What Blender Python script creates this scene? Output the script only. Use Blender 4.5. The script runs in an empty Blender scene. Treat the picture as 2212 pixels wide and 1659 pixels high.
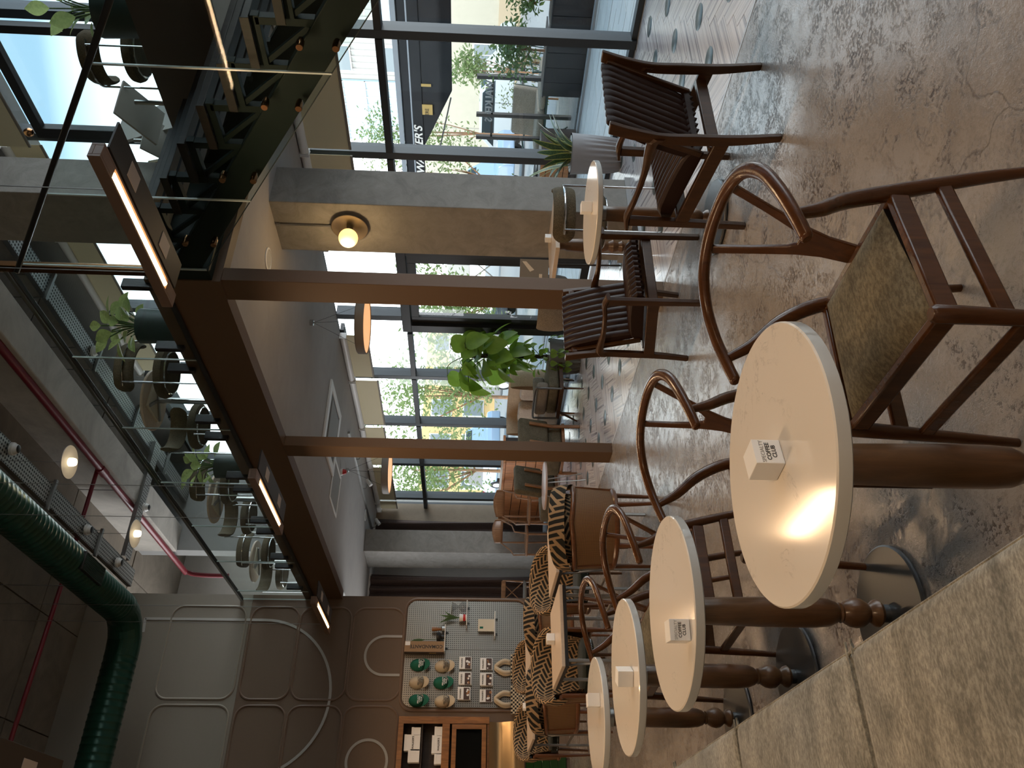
import bpy, math, random
from mathutils import Vector, Matrix
random.seed(7)
S = bpy.context.scene
COL = S.collection
PI = math.pi

# ---------------------------------------------------------------- camera
cd = bpy.data.cameras.new('camera'); cam = bpy.data.objects.new('camera', cd); COL.objects.link(cam)
RW = Matrix(((-0.0033876, -0.0517733, -0.99865312), (0.83642909, -0.5474795, 0.02554574), (-0.54806469, -0.83521598, 0.04515934)))
cam.matrix_world = Matrix.Translation((0, 0, 1.40)) @ RW.transposed().to_4x4()
cd.sensor_fit = 'HORIZONTAL'; cd.sensor_width = 36.0; cd.lens = 36.0 * 1730.37 / 2212.0
cd.clip_start = .05; cd.clip_end = 300
S.camera = cam
# ---------------------------------------------------------------- world, sun, exposure
W = bpy.data.worlds.new('world'); S.world = W; W.use_nodes = True
wn = W.node_tree.nodes; wl = W.node_tree.links; wn.clear()
o = wn.new('ShaderNodeOutputWorld'); b = wn.new('ShaderNodeBackground'); tc = wn.new('ShaderNodeTexCoord')
sx = wn.new('ShaderNodeSeparateXYZ'); cr = wn.new('ShaderNodeValToRGB')
wl.new(tc.outputs['Generated'], sx.inputs[0]); wl.new(sx.outputs['Z'], cr.inputs[0])
e = cr.color_ramp.elements
e[0].position = 0.0; e[0].color = (.96, .98, 1, 1)
e[1].position = 1.0; e[1].color = (.085, .15, .215, 1)
x = e.new(.30); x.color = (.86, .94, 1, 1)
x = e.new(.45); x.color = (.10, .165, .215, 1)
b.inputs['Strength'].default_value = 5.0
wl.new(cr.outputs[0], b.inputs[0]); wl.new(b.outputs[0], o.inputs[0])
sd = bpy.data.lights.new('sun', 'SUN'); sd.energy = 3.2; sd.angle = .009; sd.color = (1, .95, .86)
so = bpy.data.objects.new('sun', sd); COL.objects.link(so)
so.rotation_euler = Vector((.62, .25, -.85)).to_track_quat('-Z', 'Y').to_euler()
S.view_settings.view_transform = 'Standard'; S.view_settings.look = 'None'
S.view_settings.gamma = 1; S.view_settings.use_curve_mapping = False
S.view_settings.exposure = 0.25
LAMP_W = 21.0

# ---------------------------------------------------------------- geometry helpers
class G:
    def __init__(s): s.v = []; s.f = []; s.uv = None
    def add(s, vs, fs):
        n = len(s.v); s.v += [tuple(p) for p in vs]; s.f += [tuple(i + n for i in f) for f in fs]; return s
    def box(s, x0, y0, z0, x1, y1, z1):
        return s.add([(x0, y0, z0), (x1, y0, z0), (x1, y1, z0), (x0, y1, z0), (x0, y0, z1), (x1, y0, z1), (x1, y1, z1), (x0, y1, z1)],
                     [(3, 2, 1, 0), (4, 5, 6, 7), (0, 1, 5, 4), (1, 2, 6, 5), (2, 3, 7, 6), (3, 0, 4, 7)])
    def bar(s, p, q, w, h, up=(0, 0, 1), w2=None, h2=None):
        p = Vector(p); q = Vector(q); d = (q - p).normalized(); u = Vector(up)
        if abs(d.dot(u)) > .99: u = Vector((0, 1, 0))
        a = d.cross(u).normalized(); u = a.cross(d).normalized()
        w2 = w if w2 is None else w2; h2 = h if h2 is None else h2
        vs = []
        for c, ww, hh in ((p, w, h), (q, w2, h2)):
            for i, j in ((-1, -1), (1, -1), (1, 1), (-1, 1)): vs.append(c + a * i * ww / 2 + u * j * hh / 2)
        return s.add(vs, [(3, 2, 1, 0), (4, 5, 6, 7), (0, 1, 5, 4), (1, 2, 6, 5), (2, 3, 7, 6), (3, 0, 4, 7)])
    def tube(s, pts, r, n=8, closed=False, flat=1.0, up=None):
        pts = [Vector(p) for p in pts]; k = len(pts)
        rs = r if isinstance(r, (list, tuple)) else [r] * k
        vs = []; fs = []; prev = None
        for i in range(k):
            a = pts[(i + 1) % k] if (closed or i < k - 1) else pts[i]
            c = pts[i - 1] if (closed or i > 0) else pts[i]
            t = (a - c).normalized()
            if up is not None: nn = Vector(up) - t * t.dot(Vector(up))
            elif prev is None: nn = t.orthogonal()
            else: nn = prev - t * prev.dot(t)
            if nn.length < 1e-6: nn = t.orthogonal()
            nn.normalize(); prev = nn; bb = t.cross(nn)
            for j in range(n):
                an = 2 * PI * (j + .5) / n
                vs.append(pts[i] + (nn * math.cos(an) * flat + bb * math.sin(an)) * rs[i])
        for i in range(k if closed else k - 1):
            for j in range(n):
                i2 = (i + 1) % k; j2 = (j + 1) % n
                fs.append((i * n + j, i * n + j2, i2 * n + j2, i2 * n + j))
        if not closed:
            fs.append(tuple(range(n - 1, -1, -1))); fs.append(tuple((k - 1) * n + j for j in range(n)))
        return s.add(vs, fs)
    def lathe(s, prof, n=24, c=(0, 0, 0)):
        vs = []; fs = []; k = len(prof)
        for r, z in prof:
            for j in range(n):
                a = 2 * PI * j / n; vs.append((c[0] + r * math.cos(a), c[1] + r * math.sin(a), c[2] + z))
        for i in range(k - 1):
            for j in range(n):
                j2 = (j + 1) % n; fs.append((i * n + j, i * n + j2, (i + 1) * n + j2, (i + 1) * n + j))
        if prof[0][0] > 1e-5: fs.append(tuple(range(n - 1, -1, -1)))
        if prof[-1][0] > 1e-5: fs.append(tuple((k - 1) * n + j for j in range(n)))
        return s.add(vs, fs)
    def prism(s, poly, f0, f1):
        n = len(poly); vs = [f0(*p) for p in poly] + [f1(*p) for p in poly]
        return s.add(vs, [tuple(range(n - 1, -1, -1)), tuple(range(n, 2 * n))] + [(i, (i + 1) % n, n + (i + 1) % n, n + i) for i in range(n)])
    def grid(s, fn, nu, nv, uvs=None, thick=None):
        n0 = len(s.v); vs = [fn(i / nu, j / nv) for i in range(nu + 1) for j in range(nv + 1)]
        fs = [(i * (nv + 1) + j, (i + 1) * (nv + 1) + j, (i + 1) * (nv + 1) + j + 1, i * (nv + 1) + j + 1) for i in range(nu) for j in range(nv)]
        if uvs:
            if s.uv is None: s.uv = {}
            for i in range(nu + 1):
                for j in range(nv + 1): s.uv[n0 + i * (nv + 1) + j] = uvs(i / nu, j / nv)
        return s.add(vs, fs)
    def rbox(s, x0, y0, z0, x1, y1, z1, r, k=3, bulge=0):
        r = min(r, (x1 - x0) / 2.001, (y1 - y0) / 2.001, (z1 - z0) / 2.001)
        def ax(a, c):
            l = [a + r * (1 - math.cos(PI / 2 * i / k)) * 1.0 for i in range(k)] + [a + r]
            mid = [a + r + (c - a - 2 * r) * i / 4 for i in range(1, 4)]
            return l + mid + [a + c - t for t in reversed(l)]
        X, Y, Z = ax(x0, x1), ax(y0, y1), ax(z0, z1)
        lo = Vector((x0 + r, y0 + r, z0 + r)); hi = Vector((x1 - r, y1 - r, z1 - r)); idx = {}; vs = []; fs = []
        cx, cy, cz = (x0 + x1) / 2, (y0 + y1) / 2, (z0 + z1) / 2
        def vid(i, j, l):
            key = (i, j, l)
            if key in idx: return idx[key]
            p = Vector((X[i], Y[j], Z[l])); q = Vector([min(max(p[t], lo[t]), hi[t]) for t in range(3)])
            d = p - q
            if d.length > 1e-9: p = q + d.normalized() * r
            if bulge:
                fx = 1 - ((p.x - cx) / (x1 - x0) * 2) ** 2; fy = 1 - ((p.y - cy) / (y1 - y0) * 2) ** 2
                p.z += bulge * max(fx, 0) * max(fy, 0) * (1 if p.z > cz else 0)
            idx[key] = len(vs); vs.append(p); return idx[key]
        a, bb, c = len(X) - 1, len(Y) - 1, len(Z) - 1
        for i in range(a):
            for j in range(bb):
                fs.append((vid(i, j, c), vid(i + 1, j, c), vid(i + 1, j + 1, c), vid(i, j + 1, c)))
                fs.append((vid(i, j, 0), vid(i, j + 1, 0), vid(i + 1, j + 1, 0), vid(i + 1, j, 0)))
        for i in range(a):
            for l in range(c):
                fs.append((vid(i, 0, l), vid(i + 1, 0, l), vid(i + 1, 0, l + 1), vid(i, 0, l + 1)))
                fs.append((vid(i, bb, l), vid(i, bb, l + 1), vid(i + 1, bb, l + 1), vid(i + 1, bb, l)))
        for j in range(bb):
            for l in range(c):
                fs.append((vid(0, j, l), vid(0, j, l + 1), vid(0, j + 1, l + 1), vid(0, j + 1, l)))
                fs.append((vid(a, j, l), vid(a, j + 1, l), vid(a, j + 1, l + 1), vid(a, j, l + 1)))
        return s.add(vs, fs)
    def xf(s, M):
        s.v = [tuple(M @ Vector(p)) for p in s.v]; return s

def smooth_path(pts, n=6):
    P = [Vector(p) for p in pts]; out = []
    for i in range(len(P) - 1):
        p0 = P[i - 1] if i else P[0] * 2 - P[1]; p1, p2 = P[i], P[i + 1]
        p3 = P[i + 2] if i + 2 < len(P) else P[-1] * 2 - P[-2]
        for k in range(n):
            t = k / n
            out.append(.5 * ((2 * p1) + (p2 - p0) * t + (2 * p0 - 5 * p1 + 4 * p2 - p3) * t * t + (3 * p1 - p0 - 3 * p2 + p3) * t ** 3))
    return out + [P[-1]]
def lerpl(vals, n):
    out = []
    for i in range(len(vals) - 1):
        out += [vals[i] + (vals[i + 1] - vals[i]) * k / n for k in range(n)]
    return out + [vals[-1]]

def mesh_of(name, g, mat, smooth=True, ang=40):
    me = bpy.data.meshes.new(name); me.from_pydata(g.v, [], g.f)
    if mat: me.materials.append(mat)
    if g.uv:
        l = me.uv_layers.new(name='UVMap').data
        for lp in me.loops: l[lp.index].uv = g.uv.get(lp.vertex_index, (0, 0))
    if smooth:
        me.polygons.foreach_set('use_smooth', [True] * len(me.polygons))
        me.set_sharp_from_angle(angle=math.radians(ang))
    me.update(); return me
def link(name, me, parent=None, loc=None, rotz=0):
    o = bpy.data.objects.new(name, me); COL.objects.link(o)
    if parent: o.parent = parent
    if loc: o.location = loc
    if rotz: o.rotation_euler.z = rotz
    return o
def obj(name, g, mat, parent=None, bev=0, smooth=True, label=None, kind=None, ang=40):
    o = link(name, mesh_of(name, g, mat, smooth, ang), parent)
    if bev:
        m = o.modifiers.new('bevel', 'BEVEL'); m.width = bev; m.segments = 2; m.limit_method = 'ANGLE'; m.harden_normals = False
    if label: o['label'] = label
    if kind: o['kind'] = kind
    return o
def thing(name, label, cat, loc=(0, 0, 0), rz=0, group=None):
    o = bpy.data.objects.new(name, None); COL.objects.link(o); o.empty_display_size = .1
    o.location = loc; o.rotation_euler.z = rz; o['label'] = label; o['category'] = cat
    if group: o['group'] = group
    return o
def tag(o, label, cat, group=None):
    o['label'] = label; o['category'] = cat
    if group: o['group'] = group
    return o
def struct(name, g, mat, parent=None, bev=0, smooth=False, label=None):
    o = obj(name, g, mat, parent, bev, smooth)
    if parent is None: o['kind'] = 'structure'
    if label: o['label'] = label
    return o
def sempty(name):
    o = bpy.data.objects.new(name, None); COL.objects.link(o); o['kind'] = 'structure'; return o
def dup(root, loc=None, rz=None, label=None, group=None):
    r = root.copy(); COL.objects.link(r)
    if loc is not None: r.location = loc
    if rz is not None: r.rotation_euler.z = rz
    if label: r['label'] = label
    if group: r['group'] = group
    for ch in root.children:
        c = ch.copy(); COL.objects.link(c); c.parent = r
        for gc in ch.children:
            d = gc.copy(); COL.objects.link(d); d.parent = c
    return r
def text(body, size, mat, parent, loc, rot, name='lettering', ext=.0006, bold=False, align='CENTER', sx=1, shear=0):
    cu = bpy.data.curves.new(name, 'FONT'); cu.body = body; cu.size = size; cu.extrude = ext
    cu.align_x = align; cu.align_y = 'CENTER'; cu.resolution_u = 3; cu.shear = shear
    if bold: cu.offset = size * .018
    cu.materials.append(mat)
    tmp = bpy.data.objects.new('tmp', cu); COL.objects.link(tmp); bpy.context.view_layer.update()
    me = bpy.data.meshes.new_from_object(tmp.evaluated_get(bpy.context.evaluated_depsgraph_get()))
    bpy.data.objects.remove(tmp); bpy.data.curves.remove(cu); me.name = name
    if not me.materials: me.materials.append(mat)
    o = bpy.data.objects.new(name, me); COL.objects.link(o); o.parent = parent
    o.location = loc; o.rotation_euler = rot; o.scale.x = sx
    return o

# ---------------------------------------------------------------- materials
def mat(name, col=(.5, .5, .5), rough=.5, metal=0, spec=.5, emit=None, es=0, coat=0):
    m = bpy.data.materials.new(name); m.use_nodes = True
    p = m.node_tree.nodes['Principled BSDF']
    p.inputs['Base Color'].default_value = (*col, 1); p.inputs['Roughness'].default_value = rough
    p.inputs['Metallic'].default_value = metal; p.inputs['Specular IOR Level'].default_value = spec
    p.inputs['Coat Weight'].default_value = coat
    if emit: p.inputs['Emission Color'].default_value = (*emit, 1); p.inputs['Emission Strength'].default_value = es
    m.diffuse_color = (*col, 1)
    return m
class N:
    """tiny node builder on a material"""
    def __init__(s, m):
        s.m = m; s.t = m.node_tree; s.p = s.t.nodes['Principled BSDF']
    def n(s, typ, **kw):
        nd = s.t.nodes.new(typ)
        for k, v in kw.items():
            if k.startswith('i_'):
                key = k[2:]; key = int(key) if key.isdigit() else key.replace('_', ' ')
                if hasattr(v, 'is_output') or isinstance(v, bpy.types.NodeSocket): s.t.links.new(v, nd.inputs[key])
                else: nd.inputs[key].default_value = v
            else: setattr(nd, k, v)
        return nd
    def l(s, a, b): s.t.links.new(a, b)
    def coord(s, kind='Object', scale=(1, 1, 1), rot=(0, 0, 0)):
        tc = s.n('ShaderNodeTexCoord'); mp = s.n('ShaderNodeMapping')
        s.l(tc.outputs[kind], mp.inputs[0]); mp.inputs['Scale'].default_value = scale; mp.inputs['Rotation'].default_value = rot
        return mp.outputs[0]
    def noise(s, vec, scale, detail=4, rough=.6, dist=0):
        return s.n('ShaderNodeTexNoise', i_Vector=vec, i_Scale=scale, i_Detail=detail, i_Roughness=rough, i_Distortion=dist).outputs[0]
    def ramp(s, fac, stops, interp='LINEAR'):
        r = s.n('ShaderNodeValToRGB'); s.l(fac, r.inputs[0]); r.color_ramp.interpolation = interp
        e = r.color_ramp.elements
        while len(e) > len(stops): e.remove(e[-1])
        while len(e) < len(stops): e.new(.5)
        for k, (pos, c) in enumerate(stops):
            e[k].position = pos; e[k].color = (*c, 1) if len(c) == 3 else c
        return r.outputs[0]
    def math(s, op, a, b=None, c=None):
        nd = s.n('ShaderNodeMath', operation=op)
        for k, v in enumerate((a, b, c)):
            if v is None: continue
            if isinstance(v, (int, float)): nd.inputs[k].default_value = v
            else: s.l(v, nd.inputs[k])
        return nd.outputs[0]
    def mix(s, fac, a, b, mode='MIX'):
        nd = s.n('ShaderNodeMix', data_type='RGBA', blend_type=mode)
        for k, v in ((0, fac), (6, a), (7, b)):
            if isinstance(v, (int, float)): nd.inputs[k].default_value = v
            elif isinstance(v, tuple): nd.inputs[k].default_value = (*v, 1) if len(v) == 3 else v
            else: s.l(v, nd.inputs[k])
        return nd.outputs[2]
    def col(s, sock): s.l(sock, s.p.inputs['Base Color'])
    def rough(s, sock): s.l(sock, s.p.inputs['Roughness'])
    def bump(s, h, strength=.3, dist=.01):
        bn = s.n('ShaderNodeBump', i_Height=h, i_Strength=strength, i_Distance=dist); s.l(bn.outputs[0], s.p.inputs['Normal'])
def g3(v): return (v, v, v)
def sc(c, k): return tuple(min(1, x * k) for x in c)

def wood(name, c, rough=.3, scale=(1, 1, 8), coat=.3, var=.35):
    m = mat(name, c, rough, coat=coat); k = N(m)
    v = k.coord('Object', tuple(12 / s for s in scale)); f = k.noise(v, 2.2, 5, .6, 1.2)
    k.col(k.ramp(f, [(.3, sc(c, 1 - var)), (.55, c), (.75, sc(c, 1 + var))])); k.bump(f, .06, .003)
    m.node_tree.nodes['Principled BSDF'].inputs['Coat Roughness'].default_value = .15; m.node_tree.nodes['Principled BSDF'].inputs['Specular IOR Level'].default_value = .35
    return m
WALNUT = wood('walnut_gloss', (.082, .030, .009), .26, coat=.12)
WALNUT2 = wood('armchair_wood', (.056, .024, .009), .36, coat=.1)
TURNED = wood('turned_wood', (.15, .072, .030), .33, coat=.25)
OAK = wood('oak', (.26, .11, .035), .4)
TEAK = wood('teak', (.30, .15, .07), .45)
CANEWOOD = wood('chair_frame_wood', (.13, .05, .018), .3)
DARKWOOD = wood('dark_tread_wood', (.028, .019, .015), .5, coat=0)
ORANGEWOOD = wood('orange_planks', (.5, .2, .07), .5, coat=0)
CHROME = mat('chrome', (.6, .6, .6), .15, 1)
STAIRGLASS = None
STEEL = mat('brushed_steel', (.33, .33, .32), .35, 1)
BASE = mat('dark_steel', (.17, .175, .18), .34, .85)
BLACK = mat('black_metal', (.012, .012, .013), .45)
RUBBER = mat('rubber', (.01, .01, .01), .8)
FRAME = mat('anthracite_frame', (.030, .040, .050), .45)
FRAMEIN = mat('anthracite_frame_dark', (.014, .015, .017), .5)
WHITE = mat('white_plastic', (.75, .74, .72), .4)
PAPER = mat('white_card', (.8, .79, .77), .5)
INK = mat('ink', (.02, .02, .02), .6)
WHITEINK = mat('white_ink', (.85, .85, .85), .6)
GOLDINK = mat('gold_ink', (.5, .35, .12), .5)
CREAM = mat('cream', (.62, .56, .44), .7)
BLIND = mat('blind_cream', (.72, .64, .43), .7)
GREENPAINT = mat('stair_green', (.004, .011, .008), .55, spec=.25)
REDPAINT = mat('pipe_red', (.16, .008, .018), .35)
POTGREY = mat('pot_grey', (.33, .32, .33), .5)
POTDARK = mat('pot_dark_green', (.012, .035, .03), .5)
POTOLIVE = mat('pot_olive_grey', (.13, .13, .12), .5)
SOIL = mat('soil', (.03, .02, .012), .9)
RED = mat('alarm_red', (.5, .02, .02), .4)
CAPGREEN = mat('cap_green', (.006, .12, .075), .8)
CAPTAN = mat('cap_tan', (.55, .45, .32), .85)
STRIPE = mat('stripe_pale_grey', (.42, .40, .37), .6)
BRONZE = mat('bronze', (.25, .13, .06), .25, 1)

def glassmat(name, tint=(1, 1, 1), refl=1.0):
    m = bpy.data.materials.new(name); m.use_nodes = True; t = m.node_tree; t.nodes.clear()
    o = t.nodes.new('ShaderNodeOutputMaterial'); mx = t.nodes.new('ShaderNodeMixShader')
    tr = t.nodes.new('ShaderNodeBsdfTransparent'); gl = t.nodes.new('ShaderNodeBsdfGlossy'); lw = t.nodes.new('ShaderNodeLayerWeight')
    tr.inputs[0].default_value = (*tint, 1); gl.inputs['Roughness'].default_value = .01; lw.inputs['Blend'].default_value = .5; pw = t.nodes.new('ShaderNodeMath'); pw.operation = 'POWER'; pw.inputs[1].default_value = 4.5; ma = t.nodes.new('ShaderNodeMath'); ma.operation = 'MULTIPLY_ADD'; ma.inputs[1].default_value = .55 * refl; ma.inputs[2].default_value = .035 if refl > .2 else .005; t.links.new(lw.outputs['Facing'], pw.inputs[0]); t.links.new(pw.outputs[0], ma.inputs[0])
    t.links.new(ma.outputs[0], mx.inputs[0]); t.links.new(tr.outputs[0], mx.inputs[1]); t.links.new(gl.outputs[0], mx.inputs[2]); t.links.new(mx.outputs[0], o.inputs[0])
    m.diffuse_color = (.7, .8, .8, .3)
    return m
GLASS = glassmat('window_glass', (.95, .97, .97), .8)
RAILGLASS = glassmat('railing_glass', (.93, .965, .955), .45)
STAIRGLASS = glassmat('stair_glass', (.86, .90, .89), .02)
EDGE = mat('glass_edge', (.45, .52, .50), .2)
def emis(name, c, s):
    return mat(name, (.8, .8, .8), .5, emit=c, es=s)
WARMTUBE = emis('lamp_tube', (1, .62, .28), 7)
GLOBE = emis('lamp_globe', (1, .60, .20), 1.3)
BULB = emis('bulb', (1, .78, .45), 3)
PENDGLOW = emis('pendant_diffuser', (1, .45, .13), .75)
MARQUEE = PENDGLOW

def plaster(name, c, s=6, b=.35, rough=.8, var=.2):
    m = mat(name, c, rough); k = N(m); v = k.coord()
    f = k.noise(v, s, 8, .68, .6); f2 = k.noise(v, s * .25, 3)
    k.col(k.mix(f2, k.ramp(f, [(.3, sc(c, 1 - var)), (.7, sc(c, 1 + var))]), sc(c, 1 - var * .5))); k.bump(f, b, .01); return m
COLUMN = plaster('rough_plaster', (.27, .255, .235), 5, .9, .85, .38)
BROWN = plaster('brown_paint', (.108, .060, .029), 30, .04, .6, .04)
BROWNWALL = plaster('brown_wall', (.150, .097, .062), 30, .05, .65, .05)
GREIGE = plaster('greige_wall', (.235, .205, .165), 30, .04, .65, .04)
CEIL = plaster('gypsum', (.36, .335, .31), 2.5, .05, .8, .12)
SLAB = plaster('concrete_slab', (.20, .168, .13), 1.6, .3, .85, .5)
BEAMC = plaster('concrete_beam_pale', (.46, .43, .385), 1.3, .3, .8, .5)
GREYWALL = plaster('grey_wall', (.25, .25, .245), 4, .1, .8, .08)
PALEWALL = plaster('pale_wall', (.45, .43, .40), 8, .1, .8, .08)
OUTWALL = plaster('outdoor_wall', (.50, .46, .37), 3, .1, .8, .08)

def mk_floor():
    m = mat('polished_concrete', (.3, .25, .22), .3, spec=.7); k = N(m); v = k.coord('Object')
    a = k.noise(v, 1.1, 5, .6, .8); bb = k.noise(v, 9, 8, .75, .4); c = k.noise(v, 60, 4, .65); d = k.noise(v, 3.0, 6, .7, 1.0)
    base = k.ramp(a, [(.3, (.26, .238, .222)), (.52, (.335, .308, .288)), (.72, (.21, .192, .18))])
    speck = k.math('MULTIPLY', k.ramp(bb, [(.44, g3(0)), (.53, g3(1))]), k.ramp(c, [(.46, g3(0)), (.54, g3(1))]))
    speck = k.math('MULTIPLY', speck, k.ramp(d, [(.4, g3(.25)), (.58, g3(1))]))
    cl = k.mix(speck, base, (.062, .047, .042))
    cl = k.mix(k.math('MULTIPLY', k.ramp(d, [(.55, g3(0)), (.75, g3(1))]), .3), cl, (.13, .09, .08))
    vr = k.n('ShaderNodeTexVoronoi', feature='DISTANCE_TO_EDGE', i_Scale=.5)
    dv = k.n('ShaderNodeVectorMath', operation='ADD'); k.l(v, dv.inputs[0])
    ns = k.n('ShaderNodeTexNoise', i_Scale=2.6, i_Detail=5); k.l(v, ns.inputs['Vector'])
    sm = k.n('ShaderNodeVectorMath', operation='SCALE'); k.l(ns.outputs['Color'], sm.inputs[0]); sm.inputs['Scale'].default_value = .5
    k.l(sm.outputs[0], dv.inputs[1]); k.l(dv.outputs[0], vr.inputs['Vector'])
    crack = k.ramp(vr.outputs['Distance'], [(.0, g3(1)), (.0010, g3(0))])
    cl = k.mix(k.math('MULTIPLY', crack, .55), cl, (.05, .035, .03)); k.col(cl)
    k.rough(k.math('ADD', k.math('MULTIPLY', bb, .30), k.math('ADD', k.math('MULTIPLY', speck, .25), .04)))
    h = k.math('SUBTRACT', k.math('ADD', k.math('MULTIPLY', bb, .6), k.math('MULTIPLY', c, .4)), k.math('MULTIPLY', speck, .25)); k.bump(h, .45, .006)
    return m
FLOOR = mk_floor()
def mk_tile():
    m = mat('striped_marble_tile', (.45, .42, .42), .22); k = N(m); v = k.coord('Object', (1, 1, 1))
    oi = k.n('ShaderNodeObjectInfo')
    cb = k.n('ShaderNodeCombineXYZ'); k.l(k.math('MULTIPLY', oi.outputs['Random'], 40), cb.inputs[1])
    ad = k.n('ShaderNodeVectorMath', operation='ADD'); k.l(v, ad.inputs[0]); k.l(cb.outputs[0], ad.inputs[1])
    mp = k.n('ShaderNodeMapping'); k.l(ad.outputs[0], mp.inputs[0]); mp.inputs['Scale'].default_value = (.4, 24, 1)
    f = k.noise(mp.outputs[0], 1.0, 3, .6, .2)
    k.col(k.ramp(f, [(.34, (.19, .17, .185)), (.44, (.45, .42, .44)), (.53, (.72, .69, .69)), (.64, (.39, .365, .385))]))
    return m
TILE = mk_tile()
def mk_tile_stuff():
    m = mat('striped_marble_far', (.45, .42, .42), .22); k = N(m); f = k.noise(k.coord('UV', (.5, 30, 1)), 1.4, 4, .65, .3)
    k.col(k.ramp(f, [(.34, (.19, .17, .185)), (.44, (.45, .42, .44)), (.53, (.72, .69, .69)), (.64, (.39, .365, .385))])); return m
TILEFAR = mk_tile_stuff()
GROUT = mat('grout', (.5, .48, .47), .4)
INLAY = mat('inlay_green_grey', (.075, .10, .105), .28)
def mk_marble(name, c, vein):
    m = mat(name, c, .11); k = N(m); v = k.coord('Object')
    w = k.noise(v, 3.2, 9, .7, 1.6); a = k.math('ABSOLUTE', k.math('SUBTRACT', w, .5))
    vm = k.ramp(a, [(0, g3(1)), (.014, g3(0))]); br = k.ramp(k.noise(v, 3.1, 3), [(.52, g3(0)), (.66, g3(1))])
    fn = k.ramp(k.noise(v, 40, 5, .7), [(.4, g3(0)), (.6, g3(1))])
    k.col(k.mix(k.math('MULTIPLY', k.math('MULTIPLY', vm, br), k.math('MULTIPLY', fn, .8)), c, vein)); return m
MARBLE = mk_marble('white_marble', (.77, .71, .63), (.2, .19, .18))
MARBLEEDGE = mk_marble('marble_edge', (.50, .50, .48), (.3, .3, .29))
LAMTOP = wood('pale_table_laminate', (.62, .50, .39), .3, coat=0, var=.08)
def fabric(name, c, c2, s=90, stretch=(1, 1, 1), b=.5, big=2.5, sheen=0):
    m = mat(name, c, .9, spec=.2); k = N(m); v = k.coord('Object', stretch)
    f = k.noise(v, s, 3, .7); f2 = k.noise(v, big, 4, .7, .5)
    k.col(k.mix(k.ramp(f2, [(.35, g3(0)), (.65, g3(1))]), k.mix(k.ramp(f, [(.4, g3(0)), (.62, g3(1))]), sc(c, .7), sc(c, 1.25)), k.mix(k.ramp(f, [(.4, g3(0)), (.62, g3(1))]), sc(c2, .7), sc(c2, 1.25))))
    k.bump(f, b, .004); k.p.inputs['Sheen Weight'].default_value = sheen; return m
VELVET = fabric('sage_velvet', (.35, .335, .285), (.19, .182, .15), 90, (.7, 1.5, 1), .12, 9, .2)
BOUCLE = fabric('olive_boucle', (.12, .098, .062), (.09, .075, .05), 130, (1, 1, 1), .8, 8)
SEATFAB = fabric('olive_seat_weave', (.20, .175, .12), (.14, .122, .085), 110, (1, .45, 1), .5, 4)
OLIVE = fabric('olive_tweed', (.14, .12, .085), (.10, .088, .06), 120, (1, 1, 1), .7, 10)
BEIGE = fabric('beige_upholstery', (.46, .34, .23), (.42, .31, .21), 150, (1, 1, 1), .3, 3)
TAUPE = fabric('taupe_upholstery', (.23, .20, .165), (.2, .175, .145), 150, (1, 1, 1), .3, 5)
LINEN = fabric('cushion_linen', (.5, .42, .34), (.42, .34, .28), 100, (1, 1, 1), .3, 5)
GREENVELVET = fabric('dark_green_velvet', (.018, .024, .018), (.012, .017, .013), 90, (1, 1, 1), .2, 6, .2)
CURTAIN = fabric('mauve_curtain', (.115, .082, .072), (.105, .075, .066), 200, (1, 1, 1), .1, 2)
OUTCUSH = fabric('outdoor_cushion', (.42, .37, .30), (.38, .33, .27), 120, (1, 1, 1), .2, 4)
AWN = fabric('black_canvas', (.035, .039, .046), (.028, .031, .037), 200, (1, 1, 1), .1, 2)
LEATHER = mat('dark_brown_leather', (.022, .009, .006), .42, spec=.22); kk = N(LEATHER); kk.bump(kk.noise(kk.coord(), 140, 4), .08, .002)
def mk_cane():
    m = mat('cane_weave', (.2, .11, .04), .6); k = N(m); v = k.coord('UV', (1, 1, 1))
    w1 = k.n('ShaderNodeTexWave', bands_direction='X', i_Scale=42.0); k.l(v, w1.inputs['Vector'])
    w2 = k.n('ShaderNodeTexWave', bands_direction='Y', i_Scale=42.0); k.l(v, w2.inputs['Vector'])
    f = k.math('MAXIMUM', w1.outputs['Fac'], w2.outputs['Fac'])
    k.col(k.ramp(f, [(.45, (.045, .02, .008)), (.8, (.22, .115, .042))])); k.bump(f, .4, .003); return m
CANE = mk_cane()
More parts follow.
